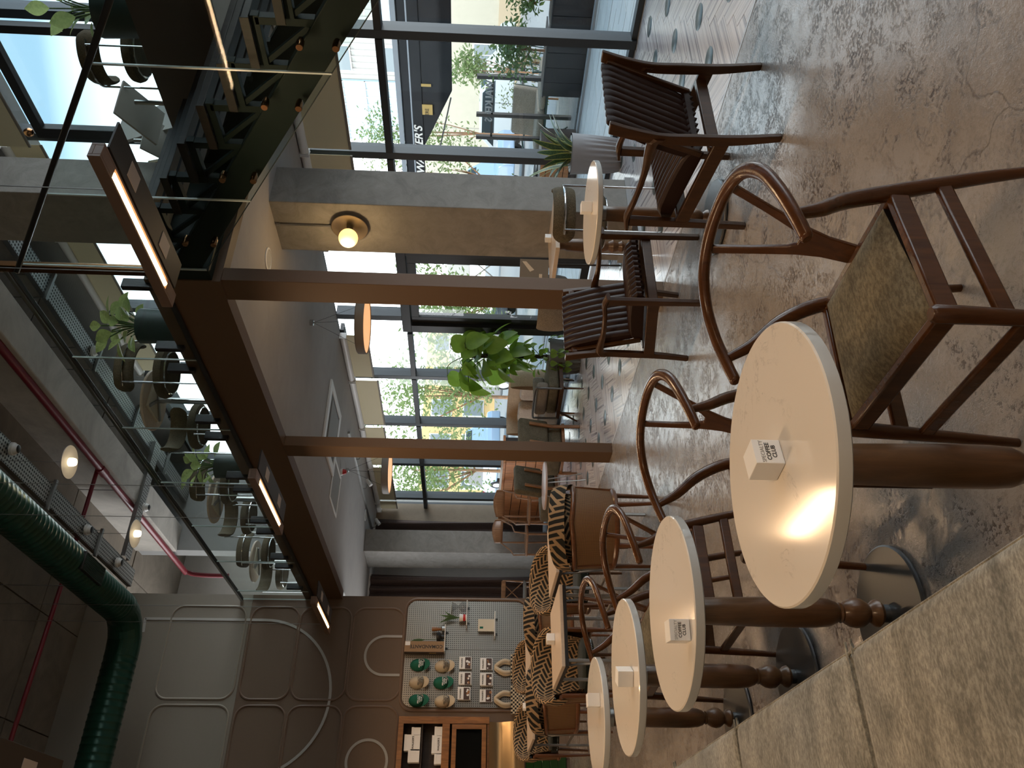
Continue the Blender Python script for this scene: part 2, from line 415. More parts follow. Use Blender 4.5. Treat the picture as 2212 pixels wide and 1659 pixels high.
def mk_key():
    """interlocking key fabric: a woven herringbone of dark bars inside pale outlines"""
    m = mat('key_pattern_fabric', (.1, .1, .1), .85, spec=.2); k = N(m)
    v = k.coord('UV', (27, 27, 1), (0, 0, .42)); sp = k.n('ShaderNodeSeparateXYZ'); k.l(v, sp.inputs[0])
    X, Y = sp.outputs['X'], sp.outputs['Y']; n = 3
    i = k.math('FLOOR', X); j = k.math('FLOOR', Y); fx = k.math('SUBTRACT', X, i); fy = k.math('SUBTRACT', Y, j)
    mm = k.math('FLOORED_MODULO', k.math('SUBTRACT', i, j), 2 * n)
    hor = k.math('LESS_THAN', mm, n - .5)
    gx = k.math('SUBTRACT', 1.0, fx); gy = k.math('SUBTRACT', 1.0, fy)
    def isv(c): return k.math('COMPARE', mm, float(c), .25)
    def endd(d, c): return k.math('ADD', d, k.math('MULTIPLY', k.math('SUBTRACT', 1.0, isv(c)), 9.0))
    dh = k.math('MINIMUM', k.math('MINIMUM', fy, gy), k.math('MINIMUM', endd(fx, 0), endd(gx, n - 1)))
    dv = k.math('MINIMUM', k.math('MINIMUM', fx, gx), k.math('MINIMUM', endd(gy, n), endd(fy, 2 * n - 1)))
    d = k.math('ADD', k.math('MULTIPLY', hor, dh), k.math('MULTIPLY', k.math('SUBTRACT', 1.0, hor), dv))
    # break the outline where bars interlock
    k.col(k.ramp(d, [(.17, (.36, .235, .13)), (.22, (.022, .021, .018))])); k.bump(d, .2, .002); return m
KEY = mk_key()
def mk_perf(name, c, s, hole=(.02, .02, .02), r=.3):
    m = mat(name, c, .35, .8); k = N(m); v = k.coord('Object', (s, s, s))
    fr = k.n('ShaderNodeVectorMath', operation='FRACTION'); k.l(v, fr.inputs[0])
    sp = k.n('ShaderNodeSeparateXYZ'); k.l(fr.outputs[0], sp.inputs[0])
    return m, k, sp, r, hole, c
def perf_xy(name, c, s, axes='XY', r=.3, rough=.4, metal=.7):
    m, k, sp, r, hole, c = mk_perf(name, c, s, r=r)
    a = k.math('SUBTRACT', sp.outputs[axes[0]], .5); bb = k.math('SUBTRACT', sp.outputs[axes[1]], .5)
    d = k.math('SQRT', k.math('ADD', k.math('MULTIPLY', a, a), k.math('MULTIPLY', bb, bb)))
    k.col(k.ramp(d, [(r, (.015, .014, .012)), (r + .06, c)]))
    k.p.inputs['Roughness'].default_value = rough; k.p.inputs['Metallic'].default_value = metal; return m
TRAY = perf_xy('perforated_tray', (.42, .42, .40), 22, 'XY', .27)
PEG = perf_xy('pegboard_steel', (.27, .25, .22), 34, 'XZ', .19, .30, .85)
def mk_check():
    m = mat('checker_cloth', (.5, .4, .3), .85); k = N(m); ck = k.n('ShaderNodeTexChecker', i_Scale=1.0); v = k.coord('Object', (38, 38, 38)); k.l(v, ck.inputs[0])
    ck.inputs[1].default_value = (.55, .44, .30, 1); ck.inputs[2].default_value = (.012, .012, .012, 1); k.col(ck.outputs[0]); return m
CHECK = mk_check()
def leafmat(name, c1, c2, s=14, rough=.4, sub=.0):
    m = mat(name, c1, rough); k = N(m); v = k.coord('Object'); f = k.noise(v, s, 3, .6)
    oi = k.n('ShaderNodeObjectInfo')
    k.col(k.mix(k.math('MULTIPLY', oi.outputs['Random'], .5), k.ramp(f, [(.35, c1), (.65, c2)]), sc(c1, .55)))
    t = k.t; tl = t.nodes.new('ShaderNodeBsdfTranslucent'); tl.inputs[0].default_value = (*sc(c2, 1.9), 1)
    mx = t.nodes.new('ShaderNodeMixShader'); mx.inputs[0].default_value = .35
    o = [n for n in t.nodes if n.type == 'OUTPUT_MATERIAL'][0]
    t.links.new(k.p.outputs[0], mx.inputs[1]); t.links.new(tl.outputs[0], mx.inputs[2]); t.links.new(mx.outputs[0], o.inputs[0])
    return m
POTHOS = leafmat('pothos_leaf', (.09, .17, .02), (.20, .32, .04), 8)
DIEFF = leafmat('dieffenbachia_leaf', (.05, .12, .02), (.34, .42, .16), 34)
TREE = leafmat('tree_leaf', (.10, .17, .05), (.24, .30, .12), 2, .6)
TREE2 = leafmat('shrub_leaf', (.05, .11, .035), (.12, .19, .06), 2, .5)
DRYLEAF = leafmat('dry_leaf', (.30, .22, .10), (.42, .33, .18), 3, .7)
def mk_snake():
    m = mat('snake_leaf', (.05, .1, .04), .4); k = N(m); tc = k.n('ShaderNodeTexCoord'); sp = k.n('ShaderNodeSeparateXYZ'); k.l(tc.outputs['UV'], sp.inputs[0])
    d = k.math('ABSOLUTE', k.math('SUBTRACT', sp.outputs['X'], .5)); f = k.noise(k.coord('UV', (2, 22, 1)), 2, 2)
    k.col(k.mix(k.ramp(d, [(.36, g3(0)), (.40, g3(1))]), k.ramp(f, [(.4, (.025, .06, .02)), (.6, (.09, .15, .05))]), (.5, .48, .12))); return m
SNAKE = mk_snake()
def mk_pave():
    m = mat('paver', (.5, .52, .53), .7); k = N(m); v = k.coord('Object'); oi = k.n('ShaderNodeObjectInfo')
    f = k.noise(v, 5, 6, .7); k.col(k.mix(k.math('MULTIPLY', oi.outputs['Random'], .35), k.ramp(f, [(.3, (.60, .58, .56)), (.7, (.74, .71, .68))]), (.46, .46, .46))); return m
PAVER = mk_pave()
PLANK = mat('planter_plank', (.028, .032, .038), .6)
ASPHALT = mat('asphalt', (.30, .30, .30), .9)
DECK = wood('grey_deck', (.20, .205, .20), .6, (8, 1, 1), 0, .3)
# ================================================================ SETTING
XW, YB, ZC, ZM, ZT = 6.72, 11.8, 3.29, 3.84, 6.96     # window plane, back wall, lower ceiling, mezzanine floor, upper ceiling
flo = struct('floor', G().box(-.7, -6, -.2, 3.95, 15.4, 0), FLOOR)
obj('grout_bed', G().box(3.95, -6, -.2, 6.9, 15.4, -.003), GROUT, flo, smooth=False)
obj('joint_strip', G().box(3.935, -6, -.05, 3.955, 15.4, .0015), mat('zinc_strip', (.45, .43, .42), .35, .5), flo, smooth=False)

# striped marble laid as a slanted herringbone; every slab near enough to read is an object
def clip(poly, a, b, c):
    out = []
    for i in range(len(poly)):
        p, q = poly[i], poly[(i + 1) % len(poly)]
        dp, dq = a * p[0] + b * p[1] - c, a * q[0] + b * q[1] - c
        if dp >= 0: out.append(p)
        if dp * dq < 0:
            t = dp / (dp - dq); out.append((p[0] + (q[0] - p[0]) * t, p[1] + (q[1] - p[1]) * t))
    return out
w_, nb = .118, 4
ca, sa = math.cos(math.radians(65)), math.sin(math.radians(65))
slabs = []
for i in range(-60, 40):
    for j in range(-12, 130):
        m_ = (i - j) % (2 * nb)
        if m_ == 0: rect = [(i, j), (i + nb, j), (i + nb, j + 1), (i, j + 1)]; ang = 0
        elif m_ == nb: rect = [(i, j - nb + 1), (i + 1, j - nb + 1), (i + 1, j + 1), (i, j + 1)]; ang = 65
        else: continue
        poly = [(4.42 + w_ * (u + v * ca), 3.0 + w_ * v * sa) for u, v in rect]
        cx = sum(p[0] for p in poly) / 4; cy = sum(p[1] for p in poly) / 4
        poly = [(cx + (p[0] - cx) * .995, cy + (p[1] - cy) * .985) for p in poly]
        for a, b, c in ((1, 0, 3.957), (-1, 0, -6.62), (0, 1, 1.2), (0, -1, -15.2)):
            if poly: poly = clip(poly, a, b, c)
        if len(poly) < 3: continue
        area = abs(sum(poly[k][0] * poly[(k + 1) % len(poly)][1] - poly[(k + 1) % len(poly)][0] * poly[k][1] for k in range(len(poly)))) / 2
        if area < .0008: continue
        cx = sum(p[0] for p in poly) / len(poly); cy = sum(p[1] for p in poly) / len(poly)
        slabs.append((math.hypot(cx, cy), cx, cy, ang, poly))
slabs.sort()
far = G(); far.uv = {}
seen_slabs = [s for s in slabs if s[2] > .62 * s[1] - .3]
near_ids = set(id(s) for s in seen_slabs[:290])
meshes = {}
for s in slabs:
    _, cx, cy, ang, poly = s
    c_, s_ = math.cos(math.radians(-ang)), math.sin(math.radians(-ang))
    loc = [((p[0] - cx) * c_ - (p[1] - cy) * s_, (p[0] - cx) * s_ + (p[1] - cy) * c_) for p in poly]
    if id(s) in near_ids:
        key = tuple((round(a, 3), round(b, 3)) for a, b in loc)
        if key not in meshes: meshes[key] = mesh_of('floor_tile', G().prism(loc, lambda x, y: (x, y, -.004), lambda x, y: (x, y, 0)), TILE, False)
        link('floor_tile', meshes[key], flo, (cx, cy, random.uniform(-.0006, .0006)), math.radians(ang))
    else:
        n0 = len(far.v); far.prism(poly, lambda x, y: (x, y, -.004), lambda x, y: (x, y, 0))
        dy = random.random() * 40
        for q in range(2):
            for k, p in enumerate(loc): far.uv[n0 + q * len(loc) + k] = (p[0], p[1] + dy)
obj('distant_tiles', far, TILEFAR, flo, smooth=False, kind='stuff')
inlay = mesh_of('inlay_disc', G().lathe([(.0, .0025), (.082, .0025), (.086, .0005)], 28), INLAY)
for i in range(5):
    for j in range(-2, 23):
        x, y = 4.42 + .4655 * i, 3.005 + .4835 * j + (.0 if i % 2 == 0 else .0)
        if y > .62 * x - .3 and 1.3 < y < 14.8: link('inlay_disc', inlay, flo, (x, y, 0))

# upper ceiling of precast panels
cei = struct('ceiling', G().box(-.7, -6, ZT + .03, 7.2, 15.4, ZT + .3), SLAB)
pan = {}
yy = -6
for iy in range(9):
    for ix in range(6):
        x0, y0 = -.7 + ix * 1.317, yy + iy * 2.37
        me = pan.setdefault(0, mesh_of('ceiling_panel', G().box(0, 0, -.035, 1.3, 2.35, 0), SLAB, False))
        link('ceiling_panel', me, cei, (x0 + .008, y0 + .01, ZT + .035 + random.uniform(-.006, .006)))
bm_ = struct('ceiling_beam', G().box(4.99, -6, 6.3, 5.43, 12.95, ZT + .02), BEAMC, bev=.012)
bm_['label'] = 'pale stained concrete beam running under the upper ceiling'
struct('ceiling_bulkhead', G().box(5.02, 12.95, ZM, XW - .08, 13.2, ZT + .02), GREYWALL)

# walls
struct('wall_back', G().box(-.7, YB, 0, 3.9, YB + .22, 4.6), BROWNWALL)
wb2 = struct('wall_back', G().box(-.7, YB, 4.602, 3.9, YB + .22, ZT), GREIGE)
struct('wall_left', G().box(-.9, -6, 0, -.7, 15.4, ZT + .3), GREIGE)
struct('wall_rear', G().box(-.9, -6.2, 0, 7.2, -6, ZT + .3), GREIGE)
struct('wall_far', G().box(3.7, 15.2, 0, 7.2, 15.4, ZT + .3), PALEWALL)
struct('wall_far', G().box(6.35, 14.72, 0, 6.75, 15.2, ZC), plaster('tan_wall', (.33, .25, .18), 8, .1))
struct('wall_right', G().box(XW + .02, -6.2, 6.35, 7.2, 15.4, ZT + .3), GREYWALL)
# mouldings on the back wall
def rrect(x0, z0, x1, z1, r, y, n=7):
    pts = []
    for cx, cz, a0 in ((x1 - r, z1 - r, 0), (x0 + r, z1 - r, 90), (x0 + r, z0 + r, 180), (x1 - r, z0 + r, 270)):
        for k in range(n + 1):
            a = math.radians(a0 + 90 * k / n); pts.append((cx + r * math.cos(a), y, cz + r * math.sin(a)))
    return pts
MOULD_G = plaster('greige_moulding', (.30, .265, .215), 30, .03, .5, .03); MOULD_B = plaster('brown_moulding', (.19, .125, .088), 30, .03, .5, .03)
for x0, x1 in ((2.43, 3.72), (1.06, 2.35), (-.3, .98)):
    for z0, z1 in ((4.65, 5.71), (3.89, 4.57), (3.125, 3.86), (2.36, 3.095)):
        up = z0 > 4.6
        obj('panel_moulding', G().tube(rrect(x0, z0, x1, z1, .17, YB - .004), .016, 6, True), MOULD_G if up else MOULD_B, wb2 if up else bpy.data.objects['wall_back'])
obj('panel_moulding', G().tube(rrect(2.30, .54, 3.87, 2.345, .17, YB - .004), .02, 6, True), MOULD_B, bpy.data.objects['wall_back'])
def band(pts, wid, y):
    g = G(); P = [Vector((p[0], 0, p[1])) for p in pts]
    for i in range(len(P) - 1):
        g_ = (P[i + 1] - P[i]).normalized(); nrm = Vector((-g_.z, 0, g_.x)) * wid / 2
        a, b_ = P[i], P[i + 1] + g_ * wid * .12
        q = [a + nrm, b_ + nrm, b_ - nrm, a - nrm]
        g.add([(v.x, y, v.z) for v in q] + [(v.x, y + .012, v.z) for v in q], [(0, 1, 2, 3), (7, 6, 5, 4), (0, 4, 5, 1), (1, 5, 6, 2), (2, 6, 7, 3), (3, 7, 4, 0)])
    return g
arc = [(2.48 + 1.045 * math.cos(math.radians(a)), 4.36 + 1.05 * math.sin(math.radians(a))) for a in range(0, -181, -5)]
wbo = bpy.data.objects['wall_back']
obj('painted_stripe', band([(3.525, 6.08), (3.525, 4.36)] + arc, .036, YB - .014), STRIPE, wbo, smooth=False)
obj('painted_stripe', band([(3.33, 6.06), (3.53, 6.08)], .036, YB - .014), STRIPE, wbo, smooth=False)
obj('painted_stripe', band([(3.31, 2.35)] + [(3.04 + .27 * math.cos(math.radians(a)), 2.61 + .27 * math.sin(math.radians(a))) for a in range(0, 181, 9)] + [(2.77, 2.35)], .034, YB - .014), STRIPE, wbo, smooth=False)
obj('painted_stripe', band([(1.65 + .27 * math.cos(math.radians(a)), 2.73 + .27 * math.sin(math.radians(a))) for a in range(0, 361, 9)], .034, YB - .014), STRIPE, wbo, smooth=False)
struct('trim_1', G().box(1.2, YB - .03, .05, 1.72, YB, .6), GREENPAINT)
for k in range(5):
    for q in range(2):
        obj('green_tile', G().box(1.2 + .262 * q, YB - .04, .055 + k * .11, 1.455 + .262 * q, YB - .03, .16 + k * .11), mat('green_glaze', (.012, .045, .012), .15) if k + q == 0 else bpy.data.materials['green_glaze'], bpy.data.objects['trim_1'], bev=.003)
struct('baseboard_back', G().box(1.7, YB - .015, 0, 3.9, YB, .05), BROWNWALL)

# mezzanine: brown fascia, slab, near edge and the far strip beyond the stair
struct('mezzanine_fascia', G().box(3.85, 4.6, ZC, 3.98, YB, ZM), BROWN)
struct('mezzanine_fascia', G().box(3.98, 4.6, ZC, 5.16, 4.72, ZM), BROWN)
struct('mezzanine_fascia', G().box(5.16, -6, ZC, 5.26, 4.72, ZM), plaster('dark_brown_paint', (.075, .055, .048), 30, .03, .45, .05))
struct('mezzanine_slab', G().box(3.98, 4.72, ZC, XW - .06, 15.2, ZM - .02), CEIL)
struct('mezzanine_slab', G().box(5.26, -6, ZC, XW - .06, 4.72, ZM - .02), CEIL)
struct('mezzanine_floor', G().box(3.98, 4.72, ZM - .02, XW - .06, 15.2, ZM), SLAB)
struct('mezzanine_floor', G().box(5.26, -6, ZM - .02, XW - .06, 4.72, ZM), SLAB)
struct('ceiling_shadow_gap', G().box(XW - .06, -6, ZC, XW - .02, 15.2, ZM), FRAMEIN)
struct('post', G().box(3.87, 4.605, 0, 3.99, 4.835, ZC), BROWN, bev=.004)
struct('post', G().box(3.86, 7.10, 0, 3.97, 7.325, ZC), BROWN, bev=.004)
struct('column', G().box(5.3, 5.2, 0, 5.75, 5.83, ZC + .01), COLUMN, bev=.008)
struct('column', G().box(5.3, 5.2, ZM - .01, 5.75, 5.83, ZT), COLUMN, bev=.008)
struct('column', G().box(5.25, 13.45, 0, 5.66, 14.25, ZC), COLUMN, bev=.008)
struct('baseboard_column', G().box(5.285, 5.185, 0, 5.765, 5.845, .05), mat('grey_skirting', (.3, .3, .3), .5))

# window wall
def window(n, y0, y1, z0, z1, ztr, pane=True, sill=True):
    w = sempty('window_%d' % n); x0, x1 = XW - .06, XW + .09
    obj('mullion', G().box(x0, y1 - .045, z0, x1, y1 + .045, z1), FRAME, w, .004, False)
    obj('head', G().box(x0 + .03, y0 + .045, z1 - .05, x1, y1 - .045, z1), FRAMEIN, w, 0, False)
    if sill: obj('sill', G().box(x0 + .03, y0 + .045, z0, x1, y1 - .045, z0 + .05), FRAME, w, 0, False)
    if ztr:
        obj('transom', G().box(x0 - .01, y0 + .045, ztr - .035, x1 - .03, y1 - .045, ztr + .035), FRAMEIN, w, .003, False)
        obj('pane', G().box(XW + .03, y0 + .04, z0 + .04, XW + .036, y1 - .04, ztr), GLASS, w, 0, False)
        obj('pane', G().box(XW + .03, y0 + .04, ztr, XW + .036, y1 - .04, z1 - .04), GLASS, w, 0, False)
    else: obj('pane', G().box(XW + .03, y0 + .04, z0 + .04, XW + .036, y1 - .04, z1 - .04), GLASS, w, 0, False)
    return w
edges = [-5.52, -4.11, -2.69, -1.27, .15, 1.57, 2.99, 4.41, 5.82, 7.24]
n = 1
for a, b_ in zip(edges, edges[1:]): window(n, a, b_, 0, ZC, 2.37); n += 1
for a, b_ in ((8.9, 10.05), (10.05, 11.45), (11.45, 12.87), (12.87, 14.3), (14.3, 14.8)): window(n, a, b_, 0, ZC, 2.33); n += 1
eu = [-5.52, -4.11, -2.69, -1.27, .15, 1.57, 2.99, 4.37, 5.75, 7.17, 8.6, 10.05, 11.45, 12.87, 14.3, 15.2]
for a, b_ in zip(eu, eu[1:]): window(n, a, b_, ZM, 6.36, None, sill=False); n += 1
# the glazed door bay with its wide dark stiles
dr = sempty('door_1'); x0, x1 = XW - .07, XW + .09
obj('door_frame', G().box(x0, 7.24, 2.30, x1, 8.9, 2.42).box(x0, 7.28, 0, x1, 7.36, 2.30).box(x0, 8.75, 0, x1, 8.9, 2.3), FRAMEIN, dr, .004, False)
obj('door_leaf', G().box(x0 + .03, 7.38, .02, x1 - .03, 7.52, 2.29).box(x0 + .03, 7.96, .02, x1 - .03, 8.12, 2.29).box(x0 + .03, 7.52, .02, x1 - .03, 7.96, .12).box(x0 + .03, 7.52, 2.19, x1 - .03, 7.96, 2.29), FRAMEIN, dr, .004, False)
obj('door_leaf', G().box(x0 + .05, 8.16, .02, x1 - .02, 8.36, 2.29).box(x0 + .05, 8.62, .02, x1 - .02, 8.74, 2.29).box(x0 + .05, 8.36, .02, x1 - .02, 8.62, .12).box(x0 + .05, 8.36, 2.19, x1 - .02, 8.62, 2.29), FRAMEIN, dr, .004, False)
obj('pane', G().box(XW, 7.52, .12, XW + .006, 7.96, 2.19).box(XW, 8.36, .12, XW + .006, 8.62, 2.19), GLASS, dr, 0, False)
obj('pane', G().box(XW + .03, 7.28, 2.42, XW + .036, 8.88, ZC - .03), GLASS, dr, 0, False)
obj('mullion', G().box(x0, 8.55, 2.42, x1, 8.65, ZC), FRAME, dr, .003, False)
obj('door_handle', G().tube([(x0 + .03, 8.04, 1.0), (x0 - .04, 8.04, 1.0), (x0 - .04, 8.04, 1.3), (x0 + .03, 8.04, 1.3)], .012, 8), STEEL, dr)
# open top-hung sash of the upper window
sa_ = thing('window_sash', 'dark opened upper window sash with a round knob, left of the grey column', 'window sash', (XW - .22, 5.0, ZM))
obj('sash_frame', G().box(0, .50, 0, .08, .62, 2.02).box(0, -.62, 0, .08, -.54, 2.02).box(0, -.54, 1.93, .08, .50, 2.02), FRAMEIN, sa_, .004, False)
obj('pane', G().box(.03, -.55, .02, .036, .51, 1.95), GLASS, sa_, 0, False)
obj('knob', G().lathe([(0, 0), (.03, .01), (.045, .04), (.045, .06), (.03, .09), (0, .1)], 14, (0, 0, 0)).xf(Matrix.Translation((.03, .58, 2.05)) @ Matrix.Rotation(0, 4, 'X')), BRONZE, sa_)

# roller blinds
def blind(y0, y1, ztop, zbot, label):
    t = thing('roller_blind', label, 'blind', (XW - (.13 if ztop < 4 else .30 if y1 < 5.8 else .13), (y0 + y1) / 2, ztop), 0, None)
    h = (y1 - y0) / 2
    tb = []
    obj('roller_tube', G().tube([(0, -h, -.05), (0, h, -.05)], .045, 14), WHITE, t)
    obj('blind_cloth', G().box(.03, -h + .02, zbot - ztop, .034, h - .02, -.05), BLIND, t, 0, False)
    obj('bottom_bar', G().box(.022, -h + .02, zbot - ztop - .025, .042, h - .02, zbot - ztop), mat('blind_bar', (.22, .19, .15), .5) if 'blind_bar' not in bpy.data.materials else bpy.data.materials['blind_bar'], t, .003)
    obj('end_bracket', G().box(-.05, -h - .012, -.1, .05, -h, 0), WHITE, t, .004); obj('end_bracket', G().box(-.05, h, -.1, .05, h + .012, 0), WHITE, t, .004)
blind(3.02, 4.36, ZC, 2.8, 'cream roller blind behind the stair, nearest bay seen at the frame edge')
blind(4.46, 5.74, ZC, 2.78, 'wide cream roller blind lowered a little, right of the grey column')
blind(5.78, 7.2, ZC, 2.78, 'cream roller blind partly hidden behind the grey column')
blind(8.95, 10.02, ZC, 2.93, 'cream roller blind above the tall potted climbing plant')
blind(10.08, 11.42, ZC, 2.88, 'cream roller blind above the beige lounge sofa')
blind(11.48, 12.84, ZC, 2.9, 'cream roller blind behind the hanging orange disc pendant')
blind(12.9, 14.3, ZC, 2.9, 'cream roller blind of the last full window bay')
blind(14.33, 14.7, ZC, 2.9, 'narrow cream roller blind beside the tan wall at the far end')
blind(4.42, 5.72, 6.36, 5.97, 'cream roller blind of the upper window behind the opened sash')
blind(5.8, 7.1, 6.36, 5.97, 'short cream roller blind of the upper window against the grey column')
blind(7.2, 8.58, 6.36, 5.97, 'cream roller blind of the upper window above the mezzanine plant')
blind(8.65, 10.0, 6.36, 5.97, 'cream roller blind of the upper window behind the first mezzanine chairs')

# curtains at the far end
def curtain(x0, x1, y, label, folds, amp=.05, top=ZC - .03):
    t = thing('curtain', label, 'curtain', ((x0 + x1) / 2, y, 0))
    L = x1 - x0; rnd = random.Random(folds); ph = [rnd.uniform(0, 6) for _ in range(4)]
    def fn(u, v):
        x = (u - .5) * L; a = amp * (math.sin(u * folds * 2 * PI + ph[0]) + .4 * math.sin(u * folds * 4.3 * PI + ph[1] + v * 1.2))
        return (x + .02 * math.sin(v * 4 + u * 9), a * (.8 + .3 * v), .03 + (top - .03) * v)
    obj('curtain_cloth', G().grid(fn, folds * 14, 10), CURTAIN, t)
    obj('curtain_rail', G().box(-L / 2, -.02, top, L / 2, .02, top + .03), WHITE, t)
curtain(4.02, 5.24, 14.55, 'gathered mauve curtain hanging between the back wall and the far grey column', 7)
curtain(5.72, 6.3, 14.5, 'mauve curtain drawn beside the tan wall, right of the far grey column', 2, .07)
# ================================================================ FURNITURE
# ---- round marble tables on turned pedestals
def round_table(x, y, r, label, base_r=.222, group='round marble tables', zt=.75, thick=.032):
    t = thing('round_table', label, 'table', (x, y, 0), 0, group)
    obj('tabletop', G().lathe([(0, zt), (r - .004, zt), (r - .0005, zt - .003)], 72), MARBLE, t)
    obj('tabletop_edge', G().lathe([(r - .0005, zt - .003), (r, zt - .006), (r, zt - thick + .004), (r - .005, zt - thick), (0, zt - thick)], 72), MARBLEEDGE, t, label='grey unpolished edge')
    obj('top_plate', G().lathe([(.0, zt - thick), (.14, zt - thick), (.14, zt - thick - .008), (.046, zt - thick - .012), (.046, zt - .09)], 32), STEEL, t)
    k = (zt - .09) / .66
    prof = [(.041, .66), (.043, .655), (.045, .58), (.0475, .46), (.049, .34), (.0485, .27), (.045, .225), (.036, .200), (.027, .190), (.033, .184), (.029, .177), (.036, .168),
            (.045, .152), (.049, .133), (.046, .113), (.036, .097), (.028, .088), (.033, .080), (.042, .070), (.045, .058), (.038, .048), (.033, .044)]
    obj('pedestal', G().lathe([(a, b * k) for a, b in reversed(prof)], 32), TURNED, t)
    obj('lower_sleeve', G().lathe([(.029, .02), (.029, .046 * k)], 24), BASE, t)
    obj('base_plate', G().lathe([(0, .008), (base_r - .012, .008), (base_r, .010), (base_r, .018), (base_r - .006, .022), (.05, .0235), (0, .0235)], 56), BASE, t, ang=20)
    obj('base_pad', G().lathe([(0, 0), (base_r - .03, 0), (base_r - .03, .009), (0, .009)], 40), RUBBER, t)
    return t
round_table(.808, 1.515, .306, 'nearest round white marble table with a menu cube, in front of the woven-seat chair')
round_table(.812, 2.56, .306, 'second round marble table from the camera, its cube lettered toward the bench')
round_table(.816, 3.44, .31, 'third round marble table along the bench, between second and last')
round_table(.815, 4.31, .29, 'farthest round marble table along the velvet bench, cut by the frame edge')
round_table(3.42, 3.36, .30, 'round marble table between the two brown leather armchairs', zt=.755)

def cube(x, y, z, rz, a, label, faces, gl=True):
    t = thing('menu_cube', label, 'table sign', (x, y, z), rz, 'white menu cubes')
    h = a / 2
    obj('cube_body', G().box(-h, -h, .001, h, h, a), PAPER, t, .0015, False)
    for kind, side in faces:
        rot = {'-y': (PI / 2, 0, 0), '-x': (PI / 2, 0, -PI / 2), 'x': (PI / 2, 0, PI / 2), 'y': (PI / 2, 0, PI)}[side]
        nv = {'-y': Vector((0, -1, 0)), '-x': Vector((-1, 0, 0)), 'x': Vector((1, 0, 0)), 'y': Vector((0, 1, 0))}[side]
        c = nv * (h + .0004) + Vector((0, 0, a / 2))
        if kind == 'club':
            up = Vector((0, 0, a * .2))
            text('SPECIALTY', a * .19, mat('grey_ink', (.3, .3, .3), .6) if 'grey_ink' not in bpy.data.materials else bpy.data.materials['grey_ink'], t, c + up, rot, ext=.0003)
            text('COFFEE', a * .21, INK, t, c, rot, ext=.0003, bold=True); text('CLUB', a * .21, INK, t, c - up, rot, ext=.0003, bold=True)
        else:
            o = text("WALKER'S", a * .2, INK, t, c, rot, ext=.0003, bold=True)
            from mathutils import Euler
            o.rotation_euler = (Matrix.Rotation(.62, 3, nv) @ Euler(rot).to_matrix()).to_euler()
    return t
cube(.80, 1.49, .75, .15, .062, 'white menu cube on the nearest marble table, lettering turned to the window', [('club', '-y')])
cube(.69, 2.37, .75, -.15, .062, 'white menu cube on the second marble table with lettering facing the camera', [('club', '-y')])
cube(.77, 3.27, .75, -.55, .062, 'white menu cube with slanting lettering on the third marble table', [('name', '-x')])
cube(.86, 4.14, .75, -.1, .062, 'plain white menu cube on the farthest round marble table', [])
cube(3.40, 3.30, .755, -.5, .062, 'white menu cube on the round table between leather armchairs', [])

# ---- wishbone chairs (local: front is +Y)
def wishbone():
    t = thing('wishbone_chair', 'x', 'chair')
    half = [(0, -.30, .775), (.10, -.293, .772), (.19, -.255, .765), (.25, -.185, .75), (.272, -.10, .733), (.275, -.02, .715), (.272, .03, .704), (.270, .05, .70)]
    full = [(-x, y, z) for x, y, z in reversed(half[1:])] + half
    P = smooth_path(full, 5); k = len(P)
    rs = [.0175 + .003 * math.sin(PI * i / (k - 1)) for i in range(k)]; rs[0] = rs[-1] = .012; rs[1] = rs[-2] = .016
    obj('top_rail', G().tube(P, rs, 12, flat=.8, up=(0, 0, 1)), WALNUT, t)
    for s in (-1, 1):
        pts = [(s * .22, -.27, 0), (s * .213, -.245, .15), (s * .207, -.205, .33), (s * .205, -.17, .46), (s * .222, -.125, .56), (s * .25, -.065, .64), (s * .268, -.03, .708)]
        P2 = smooth_path(pts, 5); obj('rear_leg', G().tube(P2, lerpl([.012, .016, .019, .0215, .020, .017, .0125], 5), 12), WALNUT, t)
        obj('front_leg', G().tube([(s * .245, .235, 0), (s * .238, .225, .2), (s * .232, .215, .40), (s * .23, .213, .452), (s * .23, .213, .460)], [.012, .0165, .0205, .0205, .014], 14), WALNUT, t)
        obj('side_seat_rail', G().bar((s * .23, .21, .425), (s * .205, -.165, .412), .024, .05), WALNUT, t, .005)
        obj('side_stretcher', G().bar((s * .24, .222, .305), (s * .207, -.212, .29), .018, .042), WALNUT, t, .006)
    obj('front_seat_rail', G().bar((-.23, .213, .425), (.23, .213, .425), .026, .048), WALNUT, t, .006)
    obj('rear_seat_rail', G().bar((-.2, -.165, .412), (.2, -.165, .412), .024, .05), WALNUT, t, .005)
    obj('front_stretcher', G().bar((-.238, .222, .25), (.238, .222, .25), .018, .04), WALNUT, t, .006)
    # Y-shaped splat
    def sp(x, z): return (x, -.178 - .118 * max(0, (z - .42)) / .35, z)
    left = [(-.030, .42), (-.034, .50), (-.048, .56), (-.085, .66), (-.125, .765), (-.100, .768), (-.064, .67), (-.028, .585), (-.012, .567)]
    poly = left + [(-x, z) for x, z in reversed(left)]
    obj('splat', G().prism(poly, lambda x, z: sp(x, z), lambda x, z: (sp(x, z)[0], sp(x, z)[1] + .013, z)), WALNUT, t, .003)
    def seat(u, v):
        w = .435 - .08 * (1 - v); x = (u - .5) * w; y = -.155 + .355 * v
        e = min(1, 6 * min(u, 1 - u), 6 * min(v, 1 - v)); d = 1 - (1 - e) ** 2
        return (x, y, .438 + .016 * d + .010 * (1 - (2 * u - 1) ** 2) * (1 - (2 * v - 1) ** 2))
    obj('seat', G().grid(seat, 16, 16), SEATFAB, t)
    obj('seat_support', G().prism([(-.178, -.155), (.178, -.155), (.2175, .20), (-.2175, .20)], lambda x, y: (x, y, .40), lambda x, y: (x, y, .437)), BLACK, t)
    return t
wc = wishbone()
